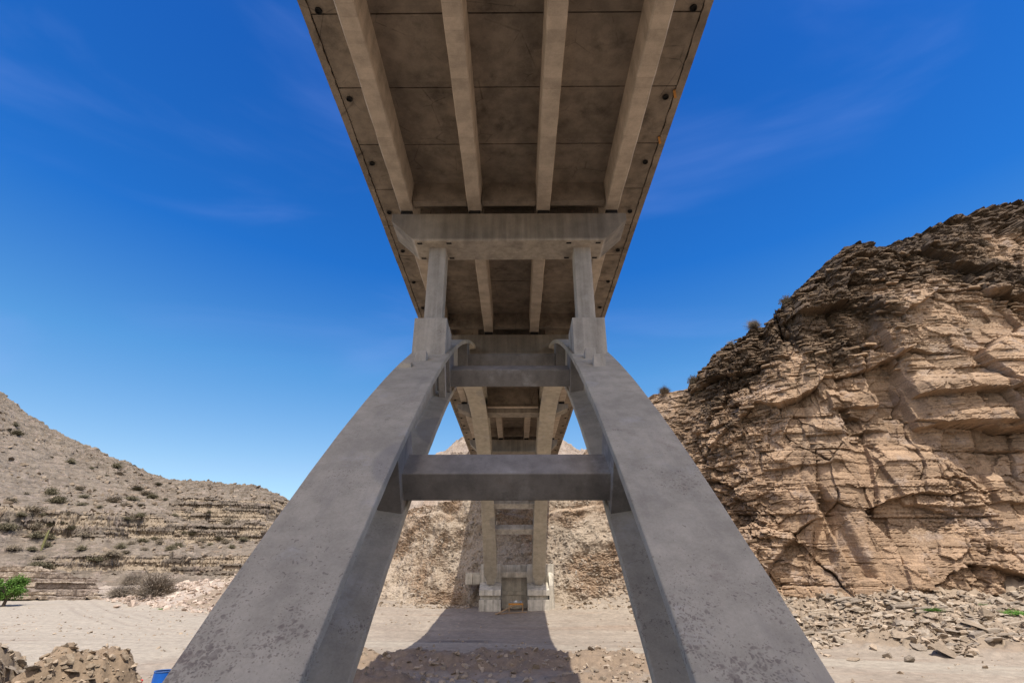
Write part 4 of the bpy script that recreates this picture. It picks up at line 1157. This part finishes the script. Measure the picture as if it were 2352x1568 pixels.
for (px, py, w, lab) in [(375, 1398, 24, "small green plant on the flat below the pink boulders"), (186, 1358, 12, "tiny green plant at the end of the rock bench")]:
    r_ = hit(px, py, [bv_ground])
    if r_: plant("grass_tuft", B_GRASS[0], r_[0], w / 1250 * (r_[0] - Vector((CAMX, 0, CZ))).length * .45, lab, "grass tuft", None, .5)

# green tree by the flat
def make_tree(p):
    root = empty("green_tree", p); tag(root, "small bright green tree at the left edge beside the sandy flat", "tree")
    rg = random.Random(5); b = MB(); tips = []
    base = Vector(p); fork = base + Vector((.15, 0, 1.0))
    b.tube(base + Vector((0, 0, -.15)), fork, .22, .17, 9, False)
    cl = []
    for i in range(26):
        a = rg.uniform(0, 6.283); q = math.sqrt(rg.random()); h = rg.uniform(-1, 1)
        c = base + Vector((math.cos(a) * q * 1.8 * math.sqrt(1 - .7 * h * h), math.sin(a) * q * 1.6 * math.sqrt(1 - .7 * h * h), 2.3 + h * 1.15)); cl.append(c)
        m_ = fork.lerp(c, .5) + Vector((rg.uniform(-.2, .2), rg.uniform(-.2, .2), rg.uniform(.0, .25)))
        b.tube(fork - Vector((0, 0, .08)), m_, .085, .05, 6, False); b.tube(m_, c, .05, .02, 5, False)
    b.build("trunk", M["bark"], root)
    lf = MB()
    for c in cl:
        rad = rg.uniform(.38, .65)
        for _ in range(230):
            q = c + Vector((rg.gauss(0, 1), rg.gauss(0, 1), rg.gauss(0, .75))) * rad * .55; e1 = Vector((rg.gauss(0, 1), rg.gauss(0, 1), rg.gauss(0, .6))).normalized() * .11; e2 = e1.orthogonal().normalized() * .055
            lf.add([q - e1, q + e2, q + e1, q - e2], [(0, 1, 2, 3)])
    lf.build("crown", M["green"], root)
tp = hit(6, 1392, [bv_ground])
if tp: make_tree(tuple(tp[0]))
# column cactus on the hill
r_ = hit(95, 1262, [bv_hill, bv_ground])
if r_:
    q = r_[0]; c = MB(); H = 3.6; n = 12; vs = []
    for i, (zz, rad) in enumerate(((-.2, .16), (.6, .2), (1.8, .22), (3.0, .19), (3.45, .12), (3.6, .03))):
        for k in range(n):
            a = 2 * math.pi * k / n; rr_ = rad * (1 if k % 2 else .8); vs.append((q.x + rr_ * math.cos(a) + .04 * zz, q.y + rr_ * math.sin(a), q.z + zz))
    fs = [(n * i + k, n * i + (k + 1) % n, n * i + n + (k + 1) % n, n * i + n + k) for i in range(5) for k in range(n)] + [tuple(range(5 * n, 6 * n))]
    rt = empty("column_cactus", q)
    c.add(vs, fs).build("stem", M["cactus"], rt)
    tag(rt, "single upright yellowish column cactus on the lower left hill", "cactus")

# ---------------------------------------------------------------- small things people left
r_ = drop(-12.05, 20.2, [bv_ground])
bz = r_.z if r_ else CZ - 4.4
bx, by, bh = -11.66, 20.2, CZ - 2.93 - bz
root = empty("barrel", (bx, by, bz)); tag(root, "open blue plastic barrel standing by the left rib", "barrel")
b = MB(); n = 28; vs = []
prof = [(0, .27), (.05, .285), (.25, .295), (.28, .305), (.31, .295), (.6, .295), (.63, .305), (.66, .295), (.9, .285), (.95, .275)]
prof = [(z * bh / .95, r) for z, r in prof]
for z, r in prof:
    for k in range(n): vs.append((bx + r * math.cos(2 * math.pi * k / n), by + r * math.sin(2 * math.pi * k / n), bz + z))
m = len(prof)
b.add(vs, [(n * i + k, n * i + (k + 1) % n, n * i + n + (k + 1) % n, n * i + n + k) for i in range(m - 1) for k in range(n)] + [tuple(range(n - 1, -1, -1))])
b.build("body", M["blue"], root, smooth=True)
b = MB(); vs = []
for (z, r) in ((bh - .02, .288), (bh + .012, .288), (bh + .012, .262), (bh - .02, .262)):
    for k in range(n): vs.append((bx + r * math.cos(2 * math.pi * k / n), by + r * math.sin(2 * math.pi * k / n), bz + z))
b.add(vs, [(n * i + k, n * i + (k + 1) % n, n * ((i + 1) % 4) + (k + 1) % n, n * ((i + 1) % 4) + k) for i in range(4) for k in range(n)]).build("rim", M["bluerim"], root, smooth=True)
b = MB(); b.add([(bx + .265 * math.cos(2 * math.pi * k / n), by + .265 * math.sin(2 * math.pi * k / n), bz + bh - .12) for k in range(n)], [tuple(range(n))]).build("contents", M["inside"], root)

r_ = drop(-12.05, 19.2, [bv_ground]); z0 = r_.z if r_ else CZ - 4.4
root = empty("trestle", (-12.05, 19.2, z0)); tag(root, "red painted trestle of crossed bars just left of the barrel", "trestle")
top = CZ - 3.05
for (a, b_) in (((-12.38, 19.2, top), (-11.88, 19.25, z0)), ((-11.73, 19.25, top + .02), (-12.23, 19.3, z0))):
    MB().beam(a, b_, .06, .05, (0, 1, 0)).build("leg", M["red"], root, .006)
MB().beam((-12.31, 19.33, z0 + .25), (-11.8, 19.36, z0 + .27), .045, .045).build("crossbar", M["red"], root, .006)

# timber bench with sacks in the abutment recess
bx0, bx1, y0, y1 = -.58, .9, 57.3, 58.1
zg = drop(.1, 57.5, [bv_ground]).z
root = empty("timber_bench", (.15, 57.7, zg)); tag(root, "rough timber bench standing between the abutment blocks", "bench")
zt = CZ - 2.55
MB().box(bx0, bx1, y0, y1, zt - .07, zt).build("bench_top", M["wood"], root, .008)
for x in (bx0 + .06, bx1 - .06):
    for yy in (y0 + .06, y1 - .06): MB().box(x - .04, x + .04, yy - .04, yy + .04, zg - .05, zt - .07).build("leg", M["wood"], root, .006)
MB().box(bx0, bx1, y0 - .03, y0 + .0, zt - .17, zt - .02).build("apron_board", M["wood_orange"], root, .006)
for i, (x, s, k, lab) in enumerate([(-.35, .15, "bag", "grey crumpled sack at the left end of the timber bench"), (-.08, .14, "bag", "grey crumpled sack second from the left on the timber bench"), (.16, .20, "bagwhite", "pale sack in the middle of the timber bench"), (.42, .14, "bag", "grey crumpled sack just right of the pale one"), (.66, .15, "bag", "grey crumpled sack at the right end of the timber bench")]):
    vs, fs = HULLS[i]; 
    b = MB(); b.add([(x + v[0] * s * 1.15, 57.65 + v[1] * s, zt + s * .62 + v[2] * s) for v in vs], fs)
    tag(b.build("sack", M[k], None, .02), lab, "sack")
for i, (a, b_, lab) in enumerate([((-1.75, 55.0, .06), (-.05, 56.9, .62), "long pale plank leaning from the ground up to the bench"), ((-1.0, 56.1, .05), (1.2, 56.5, .08), "plank lying flat on the ground before the timber bench"), ((-1.85, 55.6, .05), (-.9, 55.3, .07), "short plank lying left of the leaning plank")]):
    za = drop(a[0], a[1], [bv_ground]).z; zb = drop(b_[0], b_[1], [bv_ground]).z
    tag(MB().beam((a[0], a[1], za + a[2]), (b_[0], b_[1], zb + b_[2]), .2, .045).build("plank", M["wood"], None, .006), lab, "plank")

# ================================================================== LIGHT
SUN = Vector((.125, -.34, 1.0)).normalized()
ld = bpy.data.lights.new("sun", "SUN"); ld.energy = 4.6; ld.angle = R(.5); ld.color = (1.0, .95, .87)
lo = bpy.data.objects.new("sun", ld); COL.objects.link(lo)
lo.rotation_euler = SUN.to_track_quat("Z", "Y").to_euler()
w = bpy.data.worlds.new("World"); sc.world = w; w.use_nodes = True
nt = w.node_tree; bg = nt.nodes["Background"]
sky = nt.nodes.new("ShaderNodeTexSky"); sky.sky_type = "NISHITA"; sky.sun_disc = False
sky.sun_elevation = math.asin(SUN.z); sky.sun_rotation = math.atan2(SUN.x, SUN.y)
sky.altitude = 1500; sky.air_density = 1.0; sky.dust_density = 1.2; sky.ozone_density = 2.0
tc = nt.nodes.new("ShaderNodeTexCoord")
sx = nt.nodes.new("ShaderNodeSeparateXYZ"); nt.links.new(tc.outputs["Generated"], sx.inputs[0])
rp = nt.nodes.new("ShaderNodeValToRGB"); nt.links.new(sx.outputs["Z"], rp.inputs[0])
TINT = [(0.0, (1.05, 1.08, 1.0)), (.16, (.92, 1.03, 1.0)), (.34, (.46, .94, 1.17)), (.52, (.12, .65, 1.24)), (.75, (.09, .52, 1.14)), (1.0, (.2, .5, 1.0))]
e = rp.color_ramp.elements
while len(e) < len(TINT): e.new(.5)
for el_, (p_, c_) in zip(e, TINT): el_.position = p_; el_.color = (c_[0] / 2, c_[1] / 2, c_[2] / 2, 1)
hs = nt.nodes.new("ShaderNodeVectorMath"); hs.operation = "MULTIPLY"
nt.links.new(sky.outputs[0], hs.inputs[0]); nt.links.new(rp.outputs[0], hs.inputs[1])
h2 = nt.nodes.new("ShaderNodeVectorMath"); h2.operation = "SCALE"; h2.inputs["Scale"].default_value = 2.0
nt.links.new(hs.outputs[0], h2.inputs[0]); hs = h2
# thin cirrus: streaky veil high in the sky
mp = nt.nodes.new("ShaderNodeMapping")
mp.inputs["Rotation"].default_value = (R(20), R(-18), R(12)); mp.inputs["Scale"].default_value = (1.2, 2.5, 5.5)
nt.links.new(tc.outputs["Generated"], mp.inputs["Vector"])
nz = nt.nodes.new("ShaderNodeTexNoise"); nz.inputs["Scale"].default_value = 1.15; nz.inputs["Detail"].default_value = 6; nz.inputs["Roughness"].default_value = .5; nz.inputs["Distortion"].default_value = .5
nt.links.new(mp.outputs[0], nz.inputs["Vector"])
mr = nt.nodes.new("ShaderNodeMapRange"); mr.interpolation_type = "SMOOTHSTEP"
for k, v in (("From Min", .48), ("From Max", .85), ("To Min", 0), ("To Max", .30)): mr.inputs[k].default_value = v
nt.links.new(nz.outputs["Fac"], mr.inputs["Value"])
mx = nt.nodes.new("ShaderNodeMix"); mx.data_type = "RGBA"
nt.links.new(mr.outputs[0], mx.inputs["Factor"])
ca = [s for s in mx.inputs if s.name == "A" and s.type == "RGBA"][0]; cb = [s for s in mx.inputs if s.name == "B" and s.type == "RGBA"][0]
nt.links.new(hs.outputs[0], ca); cb.default_value = (2.2, 3.0, 6.2, 1)
nt.links.new([s for s in mx.outputs if s.type == "RGBA"][0], bg.inputs["Color"])
# unseen white patch added to the sky behind the viewer, to fill the rib tops
cm = nt.nodes.new("ShaderNodeMapRange"); cm.interpolation_type = "SMOOTHSTEP"
for k, v in (("From Min", .02), ("From Max", -.40), ("To Min", 0), ("To Max", .9)): cm.inputs[k].default_value = v
nt.links.new(sx.outputs["Y"], cm.inputs["Value"])
ab_ = nt.nodes.new("ShaderNodeMath"); ab_.operation = "ABSOLUTE"; nt.links.new(sx.outputs["X"], ab_.inputs[0])
lat = nt.nodes.new("ShaderNodeMapRange"); lat.interpolation_type = "SMOOTHSTEP"; nt.links.new(ab_.outputs[0], lat.inputs["Value"])
for k, v in (("From Min", .22), ("From Max", .80), ("To Min", 1), ("To Max", .06)): lat.inputs[k].default_value = v
lm = nt.nodes.new("ShaderNodeMath"); lm.operation = "MULTIPLY"; nt.links.new(cm.outputs[0], lm.inputs[0]); nt.links.new(lat.outputs[0], lm.inputs[1]); cm = lm
c2 = nt.nodes.new("ShaderNodeMath"); c2.operation = "MULTIPLY"
m3 = nt.nodes.new("ShaderNodeMapRange"); nt.links.new(nz.outputs["Fac"], m3.inputs["Value"])
for k, v in (("From Min", .3), ("From Max", .6), ("To Min", .6), ("To Max", 1)): m3.inputs[k].default_value = v
m4 = nt.nodes.new("ShaderNodeMapRange"); m4.interpolation_type = "SMOOTHSTEP"; nt.links.new(sx.outputs["Z"], m4.inputs["Value"])
for k, v in (("From Min", .06), ("From Max", .30), ("To Min", .1), ("To Max", 1)): m4.inputs[k].default_value = v
c3 = nt.nodes.new("ShaderNodeMath"); c3.operation = "MULTIPLY"; nt.links.new(cm.outputs[0], c3.inputs[0]); nt.links.new(m4.outputs[0], c3.inputs[1])
nt.links.new(c3.outputs[0], c2.inputs[0]); nt.links.new(m3.outputs[0], c2.inputs[1])
mx2 = nt.nodes.new("ShaderNodeMix"); mx2.data_type = "RGBA"; nt.links.new(c2.outputs[0], mx2.inputs["Factor"])
nt.links.new([s for s in mx.outputs if s.type == "RGBA"][0], [s for s in mx2.inputs if s.name == "A" and s.type == "RGBA"][0])
[s for s in mx2.inputs if s.name == "B" and s.type == "RGBA"][0].default_value = (16.5, 14.3, 12.4, 1)
nt.links.new([s for s in mx2.outputs if s.type == "RGBA"][0], bg.inputs["Color"])
bg.inputs["Strength"].default_value = .14

sc.view_settings.view_transform = "Standard"; sc.view_settings.look = "None"; sc.view_settings.gamma = 1; sc.view_settings.exposure = .3
sc.render.engine = "CYCLES"
sc.cycles.max_bounces = 8; sc.cycles.diffuse_bounces = 5
